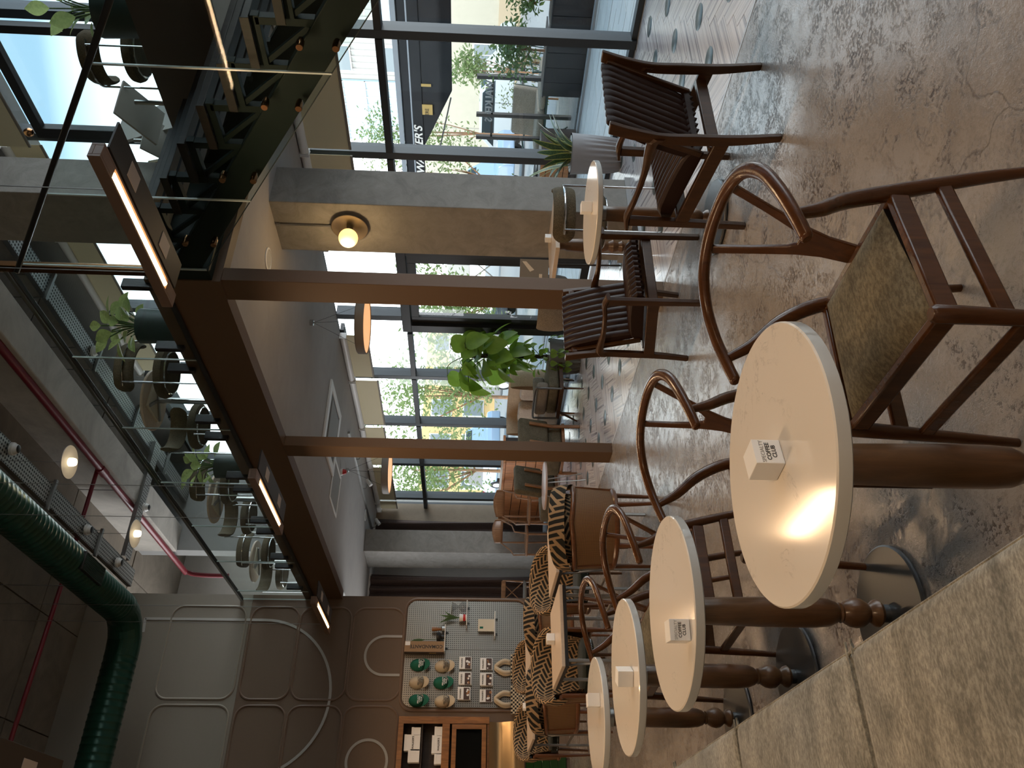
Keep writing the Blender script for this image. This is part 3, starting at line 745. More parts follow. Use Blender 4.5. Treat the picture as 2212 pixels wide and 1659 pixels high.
WCH = ((1.24, 1.50, PI / 2 + .02, 'walnut wishbone chair nearest the camera, drawn up to the nearest marble table'),
       (1.27, 2.43, PI / 2 + .17, 'walnut wishbone chair at the second marble table, behind the nearest one'),
       (1.22, 3.43, PI / 2 + .1, 'third walnut wishbone chair along the row, beside a cane-backed chair'),
       (1.20, 4.30, PI / 2 + .1, 'farthest walnut wishbone chair at the last round marble table'))
for i, (x, y, rz, lab) in enumerate(WCH):
    c = wc if i == 0 else dup(wc)
    c.location = (x, y, 0); c.rotation_euler.z = rz; c['label'] = lab; c['group'] = 'wishbone chairs'

# ---- brown leather armchairs (local: front is +Y)
def armchair():
    t = thing('leather_armchair', 'x', 'armchair')
    for s in (-1, 1):
        x = s * .27
        pts = [(x, -.295, 0), (x, -.27, .2), (x, -.262, .40), (x, -.262, .56), (x, -.285, .70), (x, -.315, .815)]
        g = G()
        for i in range(5):
            wa = (.036, .046, .052, .05, .05, .046); g_ = None
        P = smooth_path(pts, 4); W_ = lerpl([.034, .046, .054, .05, .056, .06], 4)
        vs = []; fs = []
        for p, w in zip(P, W_):
            for dx, dy in ((-.014, -w / 2), (.014, -w / 2), (.014, w / 2), (-.014, w / 2)): vs.append((p.x + dx, p.y + dy, p.z))
        for i in range(len(P) - 1):
            for j in range(4): fs.append((i * 4 + j, i * 4 + (j + 1) % 4, i * 4 + 4 + (j + 1) % 4, i * 4 + 4 + j))
        fs += [(3, 2, 1, 0), tuple(len(vs) - 4 + q for q in range(4))]
        obj('rear_leg', G().add(vs, fs), WALNUT2, t, .005)
        obj('front_leg', G().bar((x, .285, 0), (x, .275, .62), .030, .034, (0, 1, 0), .034, .05), WALNUT2, t, .005)
        obj('foot_glide', G().lathe([(0, 0), (.009, 0), (.009, .006), (0, .006)], 10, (x, .285, -.001)), BLACK, t)
        ap = smooth_path([(x, -.27, .57), (x, -.22, .60), (x, -.05, .60), (x, .12, .615), (x, .24, .635), (x, .32, .625)], 5)
        n_ = len(ap); hw = lerpl([.026, .019, .015, .017, .026, .03], 5); hh = lerpl([.034, .026, .016, .014, .016, .012], 5)
        vs = []; fs = []
        for p, a, b_ in zip(ap, hw, hh):
            for q in range(8):
                an = 2 * PI * (q + .5) / 8; vs.append((p.x + a * 1.08 * math.cos(an), p.y, p.z + b_ * 1.08 * math.sin(an)))
        for i in range(n_ - 1):
            for q in range(8): fs.append((i * 8 + q, i * 8 + (q + 1) % 8, i * 8 + 8 + (q + 1) % 8, i * 8 + 8 + q))
        fs += [tuple(range(7, -1, -1)), tuple((n_ - 1) * 8 + q for q in range(8))]
        obj('armrest', G().add(vs, fs), WALNUT2, t)
        obj('side_rail', G().bar((x, .27, .345), (x, -.28, .265), .026, .07), WALNUT2, t, .004)
        obj('back_stile', G().bar((s * .235, -.15, .34), (s * .235, -.30, .79), .022, .03), WALNUT2, t, .004)
    obj('front_rail', G().bar((-.26, .255, .34), (.26, .255, .34), .03, .06), WALNUT2, t, .005)
    obj('crest_rail', G().bar((-.26, -.278, .755), (.26, -.278, .755), .02, .04), WALNUT2, t, .005)
    obj('rear_rail', G().bar((-.26, -.20, .29), (.26, -.20, .29), .026, .06), WALNUT2, t, .004)
    ns = 11
    def cush(top):
        def fn(u, v):
            x = -.232 + .464 * u; y = -.16 + .44 * v; z0 = .325 + .07 * v
            sc_ = abs(math.sin(u * ns * PI)) ** .6
            e = min(1, 7 * min(v, 1 - v)); r = 1 - (1 - e) ** 2
            zz = z0 + .045 + .04 * r * (.55 + .45 * sc_) + .012 * math.sin(v * PI) if top else z0 + .02 * (1 - r) * sc_
            return (x, y + (.012 * sc_ if v > .96 else 0), zz)
        return fn
    g = G().grid(cush(True), ns * 8, 14); nn = len(g.v); g2 = G().grid(cush(False), ns * 8, 14)
    g.add(g2.v, [tuple(reversed(f)) for f in g2.f])
    m_ = 15
    for i in range(ns * 8):
        for j in (0, 14):
            a, b_ = i * m_ + j, (i + 1) * m_ + j; g.f.append((a, b_, nn + b_, nn + a) if j == 0 else (b_, a, nn + a, nn + b_))
    for j in range(14):
        a = j; g.f.append((a + 1, a, nn + a, nn + a + 1)); a = ns * 8 * m_ + j; g.f.append((a, a + 1, nn + a + 1, nn + a))
    obj('seat_cushion', g, LEATHER, t)
    nb_ = 9
    def back(side):
        def fn(u, v):
            x = -.222 + .444 * u; z = .36 + .455 * v; y = -.125 - .175 * v
            sc_ = abs(math.sin(u * nb_ * PI)) ** .6; e = min(1, 9 * min(v, 1 - v)); r = 1 - (1 - e) ** 2
            d = .010 + .022 * r * (.5 + .5 * sc_)
            return (x, y + (d + .02 * r * math.sin(v * PI) if side else -d * .8), z + (.006 * sc_ if v > .97 else 0))
        return fn
    g = G().grid(back(True), nb_ * 8, 16); nn = len(g.v); g2 = G().grid(back(False), nb_ * 8, 16)
    g.f = [tuple(reversed(f)) for f in g.f]; g.add(g2.v, g2.f); m_ = 17
    for i in range(nb_ * 8):
        for j in (0, 16):
            a, b_ = i * m_ + j, (i + 1) * m_ + j; g.f.append((b_, a, nn + a, nn + b_) if j == 0 else (a, b_, nn + b_, nn + a))
    for j in range(16):
        a = j; g.f.append((a, a + 1, nn + a + 1, nn + a)); a = nb_ * 8 * m_ + j; g.f.append((a + 1, a, nn + a, nn + a + 1))
    obj('back_cushion', g, LEATHER, t)
    return t
ac = armchair(); ac['label'] = 'brown channelled leather armchair seen from behind, near the window wall'; ac['group'] = 'leather armchairs'
ac.location = (3.29, 2.735, 0); ac.rotation_euler.z = 0
dup(ac, (3.32, 3.99, 0), PI, 'brown channelled leather armchair facing the camera in front of the brown post')

# ---- velvet bench
t = thing('velvet_bench', 'sage velvet bench with seat cushions, in the near corner left of the marble tables', 'bench', (.2, 2.4, 0))
obj('bench_plinth', G().box(-.55, -2.4, 0, .16, 2.9, .22), DARKWOOD, t)
obj('bench_frame', G().box(-.6, -2.4, .22, .26, 2.9, .33), VELVET, t, .01)
for y0, y1 in ((-2.35, -1.415), (-1.41, -.442), (-.437, .532), (.537, 1.5), (1.505, 2.47)):
    cu = obj('seat_cushion', G().rbox(-.6, y0, .32, .335, y1, .475, .035, 4, .012), VELVET, t)
    obj('piping', G().tube(smooth_path([(-.55, y0 + .012, .465), (.28, y0 + .012, .466), (.318, y0 + .02, .464), (.326, y0 + .05, .463), (.326, y1 - .05, .463), (.318, y1 - .02, .464), (.28, y1 - .012, .466), (-.55, y1 - .012, .465)], 3), .0035, 6), VELVET, cu)

# ---- cane tub chairs (front +Y)
def tub():
    t = thing('cane_tub_chair', 'x', 'chair')
    A0, A1 = math.radians(-112), math.radians(112)
    def cen(a, r): return (r * math.sin(a) * 1.02, -r * math.cos(a) * .98)
    def ztop(a): k = abs(a) / A1; return .70 - .055 * k ** 2 - .02 * math.sin(k * PI)
    def cane(u, v):
        a = A0 + (A1 - A0) * u; r = .275 + .02 * v; x, y = cen(a, r); return (x, y, .37 + (ztop(a) - .37) * v)
    g = G().grid(cane, 40, 6, lambda u, v: (u * 1.05, v * .33)); obj('cane_panel', g, CANE, t)
    P = [(*cen(A0 + (A1 - A0) * i / 40, .292), ztop(A0 + (A1 - A0) * i / 40)) for i in range(41)]
    obj('top_frame', G().tube(P, .018, 10), CANEWOOD, t)
    P = [(*cen(A0 + (A1 - A0) * i / 40, .275), .37) for i in range(41)]
    obj('bottom_frame', G().tube(P, .02, 8), CANEWOOD, t)
    for s in (-1, 1):
        x, y = cen(A1 * s, .28)
        obj('front_leg', G().tube([(x * .98, y + .02, 0), (x, y, .37), (x * 1.01, y, ztop(A1))], [.012, .02, .019], 10), CANEWOOD, t)
        xb, yb = cen(.55 * s, .27); obj('rear_leg', G().tube([(xb * 1.1, yb - .03, 0), (xb, yb, .37)], [.012, .019], 10), CANEWOOD, t)
        for aa in (1.25,):
            xx, yy = cen(aa * s, .285); obj('frame_upright', G().bar((*cen(aa * s, .277), .37), (*cen(aa * s, .292), ztop(aa)), .02, .02), CANEWOOD, t)
    def zp(a): k = abs(a) / A1; return .865 - .17 * k ** 2.2
    def pad(u, v):
        a = (A0 + (A1 - A0) * u) * .97
        # section: from inner bottom, up the inside, over the top and a little down outside
        s_ = v
        if s_ < .72: q = s_ / .72; r = .205 + .05 * q; z = .43 + (zp(a) - .03 - .43) * q
        else:
            q = (s_ - .72) / .28 * PI * .95; r = .285 - .03 * math.cos(q); z = zp(a) - .03 + .03 * math.sin(q)
            if q > 2.2: z -= (q - 2.2) * .11
        x, y = cen(a, r); return (x, y, z)
    obj('inner_upholstery', G().grid(pad, 48, 22, lambda u, v: (u * 1.05, v * .62)), KEY, t)
    obj('seat', G().lathe([(0, .475), (.15, .475), (.20, .468), (.222, .45), (.225, .40), (.21, .375), (0, .375)], 36), GREENVELVET, t)
    g = G()
    for i in range(30):
        a = math.radians(20 + 140 * i / 29); g.lathe([(0, .004), (.0045, .002), (.005, 0)], 5, (0, 0, 0))
        g.v[-15:] = [tuple(Matrix.Translation((.228 * math.cos(a), .228 * math.sin(a), .395)) @ Matrix.Rotation(a - PI / 2, 4, 'Z') @ Matrix.Rotation(-PI / 2, 4, 'X') @ Vector(p)) for p in g.v[-15:]]
    obj('nail_trim', g, CHROME, t, kind='stuff')
    return t
tb_ = tub()
TUB = ((2.36, 5.52, -.28, 'cane-backed tub chair seen from behind, nearest of the key-patterned chairs'),
       (2.45, 6.88, PI, 'key-patterned tub chair facing the camera beyond the nearest square table'),
       (1.70, 6.84, PI, 'key-patterned tub chair facing the camera behind the square table with a cube'),
       (2.43, 8.28, .05, 'cane-backed tub chair in front of the farther right square table'),
       (2.43, 9.86, PI, 'key-patterned tub chair beyond the farther right square table, by the tote bags'),
       (1.68, 8.10, 0, 'cane-backed tub chair in front of the farther left square table'),
       (1.68, 9.72, PI, 'key-patterned tub chair beyond the farther left square table, at the frame edge'))
for i, (x, y, rz, lab) in enumerate(TUB):
    c = tb_ if i == 0 else dup(tb_)
    c.location = (x, y, 0); c.rotation_euler.z = rz; c['label'] = lab; c['group'] = 'key-patterned cane tub chairs'
# ---- square tables
def square_table(x0, y0, x1, y1, label):
    t = thing('square_table', label, 'table', ((x0 + x1) / 2, (y0 + y1) / 2, 0), 0, 'square pale tables')
    w, d = (x1 - x0) / 2, (y1 - y0) / 2
    obj('tabletop', G().box(-w, -d, .725, w, d, .75), LAMTOP, t, .003, False)
    obj('edge_band', G().box(-w + .002, -d + .002, .70, w - .002, d - .002, .7248), BLACK, t, .002, False, label='black underframe')
    for sx_ in (-1, 1):
        for sy_ in (-1, 1):
            obj('leg', G().bar((sx_ * (w - .06), sy_ * (d - .07), .0), (sx_ * (w - .06), sy_ * (d - .07), .70), .022, .022), STEEL, t, .002)
        obj('foot_brace', G().bar((sx_ * (w - .06), -(d - .07), .33), (sx_ * (w - .06), d - .07, .33), .016, .016), STEEL, t)
        obj('brace', G().bar((sx_ * (w - .06), -(d - .09), .34), (sx_ * (w - .06), -(d - .2), .69), .014, .014), STEEL, t)
    return t
square_table(2.15, 5.88, 2.73, 6.48, 'pale square table between the nearest cane chair and its facing chair')
square_table(1.41, 5.72, 2.0, 6.42, 'pale square table carrying a menu cube, left of the nearest square table')
square_table(2.16, 8.70, 2.75, 9.40, 'pale square table farther back, below the tote bags')
square_table(1.40, 8.52, 2.0, 9.30, 'pale square table farther back at the left, with a menu cube')
cube(1.72, 6.15, .75, .25, .062, 'white menu cube on the square table left of the nearest square table', [])
cube(1.80, 9.0, .75, .2, .062, 'white menu cube on the farther left square table', [])
cube(5.06, 5.3, .755, .2, .055, 'small white menu cube on the table beside the grey column', [])

# ---- boucle chairs with chrome frames (front +Y)
def boucle(ztop=.86):
    t = thing('boucle_chair', 'x', 'chair')
    obj('seat', G().lathe([(0, .40), (.20, .40), (.235, .42), (.245, .45), (.235, .485), (.20, .50), (0, .505)], 32), BOUCLE, t)
    def bk(u, v):
        a = math.radians(-82 + 164 * u); q = 2 * PI * v; e = min(1, 8 * min(u, 1 - u)); e = 1 - (1 - e) ** 2
        r = .245 + .028 * math.cos(q) * e; z = .738 + .09 * math.sin(q) * (.35 + .65 * e)
        return (r * math.sin(a), -r * math.cos(a), z)
    obj('back', G().grid(bk, 30, 14), BOUCLE, t)
    P = [(.283 * math.sin(math.radians(a)), -.283 * math.cos(math.radians(a)), .738) for a in range(-60, 61, 6)]
    obj('back_rod', G().tube(P, .009, 8), CHROME, t)
    for s in (-1, 1):
        a = math.radians(52 * s); x, y = .285 * math.sin(a), -.285 * math.cos(a)
        obj('rear_leg', G().tube([(x, y, 0), (x, y, .738)], .009, 8), CHROME, t)
        obj('front_leg', G().tube([(s * .19, .17, 0), (s * .19, .17, .41)], .009, 8), CHROME, t)
    obj('seat_ring', G().tube([(.20 * math.cos(a), .20 * math.sin(a), .395) for a in [2 * PI * k / 20 for k in range(20)]], .008, 6, True), CHROME, t)
    return t
bo = boucle(); bo['label'] = 'olive boucle chair with chrome rod behind the round table, against the column'; bo['group'] = 'boucle chrome chairs'
bo.location = (4.68, 4.70, 0); bo.rotation_euler.z = -.1
t = thing('pedestal_table', 'small pale square table on a turned leg beside the grey column', 'table', (4.96, 5.27, 0), 0)
obj('tabletop', G().box(-.30, -.28, .72, .30, .28, .755), LAMTOP, t, .003, False)
obj('pedestal', G().lathe([(.034, .02), (.034, .1), (.055, .13), (.04, .16), (.062, .21), (.04, .25), (.062, .30), (.064, .45), (.055, .62), (.045, .64), (.045, .72)], 24), TURNED, t)
obj('base_plate', G().lathe([(0, 0), (.22, 0), (.22, .018), (0, .022)], 36), BASE, t)

# ---- lounge by the far windows
def lounge_chair():
    t = thing('lounge_chair', 'x', 'armchair')
    obj('seat_cushion', G().rbox(-.29, -.27, .24, .29, .33, .43, .04, 3, .01), OLIVE, t)
    b_ = G().rbox(-.29, -.05, 0, .29, .07, .40, .04, 3); b_.xf(Matrix.Translation((0, -.29, .43)) @ Matrix.Rotation(.22, 4, 'X'))
    obj('back_cushion', b_, OLIVE, t)
    for s in (-1, 1):
        obj('rear_leg', G().bar((s * .17, -.36, 0), (s * .17, -.345, .36), .05, .03, (0, 1, 0)).bar((s * .17, -.345, .36), (s * .17, -.425, .68), .05, .028, (0, 1, 0)), TEAK, t, .006)
        obj('front_leg', G().bar((s * .27, .27, 0), (s * .27, .27, .25), .035, .035), TEAK, t, .005)
    obj('seat_frame', G().box(-.27, -.3, .20, .27, .3, .24), TEAK, t, .004)
    return t
lc = lounge_chair(); lc['label'] = 'olive tweed lounge chair seen from behind with two wooden back legs'; lc['group'] = 'olive lounge chairs'
lc.location = (5.20, 9.50, 0); lc.scale = (.86, .9, 1); lc.rotation_euler.z = .1
dup(lc, (4.98, 10.5, 0), .3, 'olive tweed lounge chair beyond the second brown post, facing the small pink table')
t = thing('lounge_sofa', 'curved beige sofa with a rounded high back under the far windows', 'sofa', (6.15, 10.1, 0))
def sofa_back(u, v):
    # rounded rectangle outline swept as a thick shell
    a = u * PI; q = 2 * PI * v; w, d = .66, .36
    ca_, sa__ = math.cos(a), math.sin(a); e = .35
    x = d * (abs(sa__) ** e) ; y = w * (1 if ca_ > 0 else -1) * abs(ca_) ** e
    nx, ny = sa__, ca_
    return (x + nx * .05 * math.cos(q) - .02, -y - ny * .05 * math.cos(q), .55 + .36 * math.sin(q) * (1 if abs(math.sin(q)) < .999 else 1))
obj('sofa_shell', G().grid(sofa_back, 36, 16), BEIGE, t)
obj('sofa_seat', G().rbox(-.36, -.62, .22, .33, .62, .43, .05, 3, .01), TAUPE, t)
obj('sofa_cushion', G().rbox(.10, -.56, .43, .26, -.1, .75, .06, 3).xf(Matrix.Translation((0, 0, 0))), LINEN, t)
obj('sofa_cushion', G().rbox(.10, .08, .43, .26, .54, .75, .06, 3), LINEN, t)
for sx_ in (-.32, .25):
    for sy_ in (-.5, .5): obj('leg', G().tube([(sx_, sy_, 0), (sx_, sy_, .22)], [.012, .022], 10), TEAK, t)
t = thing('tubular_armchair', 'grey armchair with a bent tube arm and splayed wooden legs, under the climbing plant', 'armchair', (5.98, 9.08, 0), .1)
obj('seat_cushion', G().rbox(-.3, -.3, .30, .3, .3, .44, .04, 3, .01), OLIVE, t)
obj('arm_pad', G().rbox(-.33, -.3, .44, -.2, .3, .60, .05, 3), TAUPE, t)
obj('back_cushion', G().rbox(-.3, .2, .44, .3, .34, .60, .05, 3), TAUPE, t)
obj('tube_arm', G().tube(smooth_path([(-.36, -.34, .28), (-.36, -.34, .56), (-.36, -.30, .62), (-.36, .24, .62), (-.36, .3, .56), (-.36, .3, .28)], 4), .014, 8), BASE, t)
obj('seat_frame', G().box(-.36, -.34, .25, .33, .32, .30), WALNUT2, t, .004)
for sx_ in (-1, 1):
    for sy_ in (-1, 1): obj('leg', G().tube([(sx_ * .36, sy_ * .36, 0), (sx_ * .28, sy_ * .26, .26)], [.011, .02], 8), WALNUT2, t)
t = thing('round_backrest_chair', 'taupe barrel chair peeking out behind the nearer brown post', 'armchair', (5.12, 6.3, 0))
obj('barrel_back', G().grid(lambda u, v: ((.26 + .03 * math.cos(2 * PI * v)) * math.sin(-2 + 4 * u), -(.26 + .03 * math.cos(2 * PI * v)) * math.cos(-2 + 4 * u), .66 + .15 * math.sin(2 * PI * v)), 30, 12), TAUPE, t)
obj('seat', G().lathe([(0, .36), (.22, .36), (.25, .40), (.24, .45), (0, .46)], 28), TAUPE, t)
for k in range(4):
    a = PI / 4 + k * PI / 2; obj('leg', G().tube([(.22 * math.cos(a), .22 * math.sin(a), 0), (.18 * math.cos(a), .18 * math.sin(a), .37)], [.01, .016], 8), STEEL, t)
for s in (-1, 1): obj('back_support', G().tube([(s * .25, 0, .40), (s * .26, 0, .6)], .009, 8), STEEL, t)
t = thing('coffee_table', 'small round pinkish table on thin legs between the far lounge chairs', 'table', (4.5, 9.2, 0))
obj('tabletop', G().lathe([(0, .48), (.30, .48), (.305, .49), (.30, .505), (0, .51)], 40), mat('pink_stone', (.42, .31, .27), .3), t)
for k in range(3):
    a = 2 * PI * k / 3 + .4; obj('leg', G().tube([(.25 * math.cos(a), .25 * math.sin(a), 0), (.12 * math.cos(a), .12 * math.sin(a), .485)], .007, 6), STEEL, t)
# wooden chairs with curved panel backs and the planked low wall
def panel_chair():
    t = thing('panel_back_chair', 'x', 'chair')
    obj('back_panel', G().grid(lambda u, v: (-.24 + .48 * u, -.22 - .05 * math.sin(u * PI) + .0 * v, .86 + .19 * v - .05 * (1 - math.sin(u * PI)) * v), 14, 3), TEAK, t)
    bpy.data.objects[t.children[0].name].modifiers.new('solid', 'SOLIDIFY').thickness = .018
    obj('seat', G().rbox(-.23, -.2, .44, .23, .22, .48, .018, 2), TEAK, t)
    for s in (-1, 1):
        obj('rear_leg', G().tube([(s * .22, -.24, 0), (s * .21, -.2, .45), (s * .225, -.225, .95)], [.012, .018, .013], 8), TEAK, t)
        obj('front_leg', G().tube([(s * .21, .2, 0), (s * .2, .19, .45)], [.012, .018], 8), TEAK, t)
        obj('arm', G().tube([(s * .225, -.225, .9), (s * .25, .0, .72), (s * .23, .17, .68), (s * .21, .19, .45)], .012, 8), TEAK, t)
    return t
pc = panel_chair(); pc['label'] = 'wooden chair with a curved panel back at the far window, right one of the pair'; pc['group'] = 'panel-back wooden chairs'
pc.location = (5.6, 12.3, 0); pc.rotation_euler.z = 2.4
dup(pc, (5.35, 13.0, 0), 2.2, 'wooden panel-back chair in front of the tan wall, left one of the pair')
t = thing('plank_bench', 'long planked wooden bench under the far window', 'bench', (6.3, 12.7, 0))
for k in range(5): obj('plank', G().box(-.22, -1.1, .06 + k * .165, -.19, 1.35, .215 + k * .165), ORANGEWOOD, t, .004)
obj('bench_top', G().box(-.24, -1.12, .88, .28, 1.37, .92), ORANGEWOOD, t, .004)
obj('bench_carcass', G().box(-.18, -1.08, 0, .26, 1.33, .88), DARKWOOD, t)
t = thing('rope_chair', 'wooden side chair with a pale round seat back by the dark curtain', 'chair', (4.55, 13.6, 0), 2.6)
obj('back_panel', G().rbox(-.2, -.24, .78, .2, -.2, .86, .018, 2), TEAK, t)
obj('seat', G().rbox(-.22, -.2, .44, .22, .22, .48, .018, 2), TAUPE, t)
for s in (-1, 1):
    obj('rear_leg', G().tube([(s * .2, -.24, 0), (s * .19, -.2, .45), (s * .2, -.22, .84)], [.012, .016, .012], 8), TEAK, t)
    obj('front_leg', G().tube([(s * .2, .2, 0), (s * .19, .19, .45)], [.012, .016], 8), TEAK, t)
    obj('back_brace', G().bar((s * .18, -.21, .48), (-s * .12, -.22, .8), .014, .014), TEAK, t)
t = thing('poster_board', 'small black and white geometric poster standing on the table by the column', 'poster', (5.15, 5.98, .0), -.9)
obj('board', G().box(-.2, -.006, .72, .2, .006, 1.0), mat('poster_grey', (.25, .26, .27), .5), t)
obj('poster_shape', G().prism([(-.05, .78), (.06, .78), (.06, .81), (-.02, .81), (-.02, .92), (-.05, .92)], lambda x, z: (x, -.0075, z), lambda x, z: (x, -.006, z)), PAPER, t)
obj('poster_shape', G().prism([(.08, .9), (.18, .98), (.18, .94), (.1, .86)], lambda x, z: (x, -.0075, z), lambda x, z: (x, -.006, z)), PAPER, t)
obj('easel_leg', G().bar((-.15, .1, 0), (-.15, .006, .9), .015, .015).bar((.15, .1, 0), (.15, .006, .9), .015, .015), BLACK, t)
# ================================================================ MEZZANINE RAIL, STAIR
XG = 3.835
t = thing('glass_railing', 'frameless glass railing with a dark handrail along the mezzanine edge', 'railing', (XG, 4.6, ZM))
ys = [4.5, 5.595, 6.76, 7.925, 9.09, 10.255, 11.42, 11.78]
for a, b_ in zip(ys, ys[1:]):
    obj('glass_panel', G().box(-.012, a - 4.6 + .006, -.12, -.002, b_ - 4.6 - .006, .90), RAILGLASS, t, 0, False)
    obj('glass_joint', G().box(-.0135, b_ - 4.6 - .005, -.12, -.0005, b_ - 4.6 + .005, .90), EDGE, t, 0, False)
    for yy in (a + .16, b_ - .16):
        if b_ - a > .5: obj('clamp', G().box(-.03, yy - 4.6 - .022, -.06, .055, yy - 4.6 + .022, .17), BLACK, t, .006)
obj('handrail', G().box(-.03, -.1, .895, .018, 7.18, .94), BLACK, t, .004)
obj('handrail_lip', G().box(-.045, -.1, .90, -.031, 7.18, .925), STEEL, t)
obj('end_post', G().box(-.035, -.16, -.08, .015, -.09, 1.02), BRONZE, t, .006)
obj('edge_channel', G().box(-.02, -.1, -.16, .0, 7.18, -.12), BLACK, t)

# stair: two green stringers, open slatted treads on triangular brackets, glass side
SL = .667
def zs(y): return 1.955 + SL * (y - 2.33)
st = thing('staircase', 'dark green steel staircase with open slatted treads rising to the mezzanine, upper right', 'staircase', (3.9, 2.4, 0))
Lx, Ly = 3.9, 2.4
def SG(): return G()
for x in (3.90, 5.00):
    y0, y1 = -.55, 4.55
    poly = [(y0, zs(y0)), (y1, zs(y1)), (y1, zs(y1) + .21), (y0, zs(y0) + .21)]
    obj('stringer', G().prism(poly, lambda y, z, x=x: (x - .012 - Lx, y - Ly, z), lambda y, z, x=x: (x + .012 - Lx, y - Ly, z)), GREENPAINT, st, .003, False)
    obj('stringer_flange', G().bar((x + .03 - Lx, y0 - Ly, zs(y0) + .205), (x + .03 - Lx, y1 - Ly, zs(y1) + .205), .08, .012), GREENPAINT, st, .002, False)
going = .283; rise = going * SL
k = 0; y = 4.52
while y > -.4:
    zt = zs(y) + .21 + .165       # tread level, its nose at y - going
    yb_, yn = y, y - going - .03
    for x in (3.93, 4.97):
        if y > 1.6:
            br = obj('tread_bracket', G().bar((x - Lx, yb_ - .02 - Ly, zt - .05), (x - Lx, yn - Ly, zt - .05), .05, .045).bar((x - Lx, yn + .03 - Ly, zt - .05), (x - Lx, yn + .03 - Ly, zs(yn + .03) + .2), .05, .045, (0, 1, 0)).bar((x - Lx, yb_ - .03 - Ly, zt - .06), (x - Lx, yn + .06 - Ly, zs(yn + .06) + .215), .03, .03), GREENPAINT, st, .002, False)
    n_sl = 3; wd = (going + .05) / n_sl
    for q in range(n_sl):
        ya = yn + q * wd
        obj('tread_slat', G().box(3.88 - Lx, ya - Ly, zt - .022, 5.03 - Lx, ya + wd - .028 - Ly, zt + .018), DARKWOOD, st, .004, False)
    obj('tread_nosing', G().box(3.875 - Lx, yn - .006 - Ly, zt - .03, 3.882 - Lx, yb_ - Ly, zt + .02), DARKWOOD, st, .002, False)
    k += 1; y -= going
obj('landing_plate', G().box(3.86 - Lx, 4.5 - Ly, ZC + .06, 5.05 - Lx, 4.6 - Ly, ZM - .02), GREENPAINT, st, .003, False)
# stair glass and its handrail
def zg(y): return 1.935 + SL * (y - 2.33)
for a, b_ in ((.85, 1.80), (1.805, 2.765), (2.775, 3.735), (3.745, 4.42)):
    poly = [(a, zg(a)), (b_, zg(b_)), (b_, zg(b_) + 1.28), (a, zg(a) + 1.28)]
    obj('glass_panel', G().prism(poly, lambda y, z: (3.80 - Lx, y - Ly, z), lambda y, z: (3.81 - Lx, y - Ly, z)), STAIRGLASS, st, 0, False)
    obj('glass_joint', G().box(3.799 - Lx, b_ - .003 - Ly, zg(b_), 3.811 - Lx, b_ + .007 - Ly, zg(b_) + 1.28), EDGE, st, 0, False)
    obj('glass_edge', G().bar((3.805 - Lx, a - Ly, zg(a)), (3.805 - Lx, b_ - Ly, zg(b_)), .011, .004), mat('dark_edge', (.02, .03, .028), .3) if 'dark_edge' not in bpy.data.materials else bpy.data.materials['dark_edge'], st, 0, False)
obj('stair_handrail', G().bar((3.79 - Lx, .9 - Ly, zg(.9) + 1.295), (3.79 - Lx, 4.48 - Ly, zg(4.48) + 1.295), .045, .035), BLACK, st, .006)
so_ = mesh_of('standoff', G().lathe([(0, -.02), (.016, -.02), (.016, 0), (.021, 0), (.021, .05), (.018, .056), (0, .056)], 20).xf(Matrix.Rotation(-PI / 2, 4, 'Y')), BRONZE)
for y in (1.45, 2.03, 2.60, 2.99, 3.55, 4.14):
    for dz in (.045, .235):
        link('standoff', so_, st, (3.835 - Lx, y - Ly, zs(y) + dz))

# ================================================================ UPPER CEILING SERVICES
def spiral_duct():
    t = thing('spiral_duct', 'green spiral ventilation duct bending along the upper ceiling to the left', 'duct', (3.15, 10.5, 5.75))
    R0 = .195
    pts = []; rs = []
    y = -16.0
    while y < -.42:
        for dy, rr in ((0, R0), (.045, R0), (.055, R0 + .006), (.065, R0 + .006), (.075, R0)): pts.append((0, y + dy, 0)); rs.append(rr)
        y += .085
    obj('duct_run', G().tube(pts, rs, 28), mat('duct_green', (.008, .060, .042), .32, .35), t, ang=60)
    el = []
    for k in range(5):
        a = math.radians(90 * k / 4 * 1.0); el.append((-.42 + .42 * math.cos(a), -.42 + .42 * math.sin(a), 0))
    obj('duct_elbow', G().tube([(0, -.5, 0)] + el + [(-.5, 0, 0)], R0 + .004, 28), bpy.data.materials['duct_green'], t, ang=12)
    pts = []; rs = []; x = -.45
    while x > -4.0:
        for dx, rr in ((0, R0), (.045, R0), (.055, R0 + .006), (.065, R0 + .006), (.075, R0)): pts.append((x - dx, 0, 0)); rs.append(rr)
        x -= .085
    obj('duct_branch', G().tube(pts, rs, 28), bpy.data.materials['duct_green'], t, ang=60)
    gr = obj('air_grille', G().box(-.10, -2.05, -.207, .10, -1.50, -.12), BLACK, t, .004)
    for k in range(11): obj('grille_slat', G().box(-.095 + k * .018, -2.03, -.212, -.089 + k * .018, -1.52, -.207), bpy.data.materials['duct_green'], gr, 0, False)
    for yy in (-1.2, -4.2, -7.2): obj('hanger_rod', G().tube([(0, yy, .19), (0, yy, ZT - 5.75)], .006, 6), STEEL, t)
    return t
spiral_duct()
t = thing('sprinkler_pipe', 'dark red sprinkler pipe running under the upper ceiling with a branch to the left', 'pipe', (4.96, 9.95, 6.2))
P_ = [(0, -15, .2), (0, 3.9, .2)]
obj('main_pipe', G().tube(P_, .048, 16), REDPAINT, t)
obj('branch_pipe', G().tube([(0, 0, .27), (-1.05, 0.02, .27), (-3.8, -.05, .27), (-5.5, -.05, .27)], .027, 12), REDPAINT, t)
obj('tee_fitting', G().tube([(0, -.09, .2), (0, .09, .2)], .06, 16), REDPAINT, t)
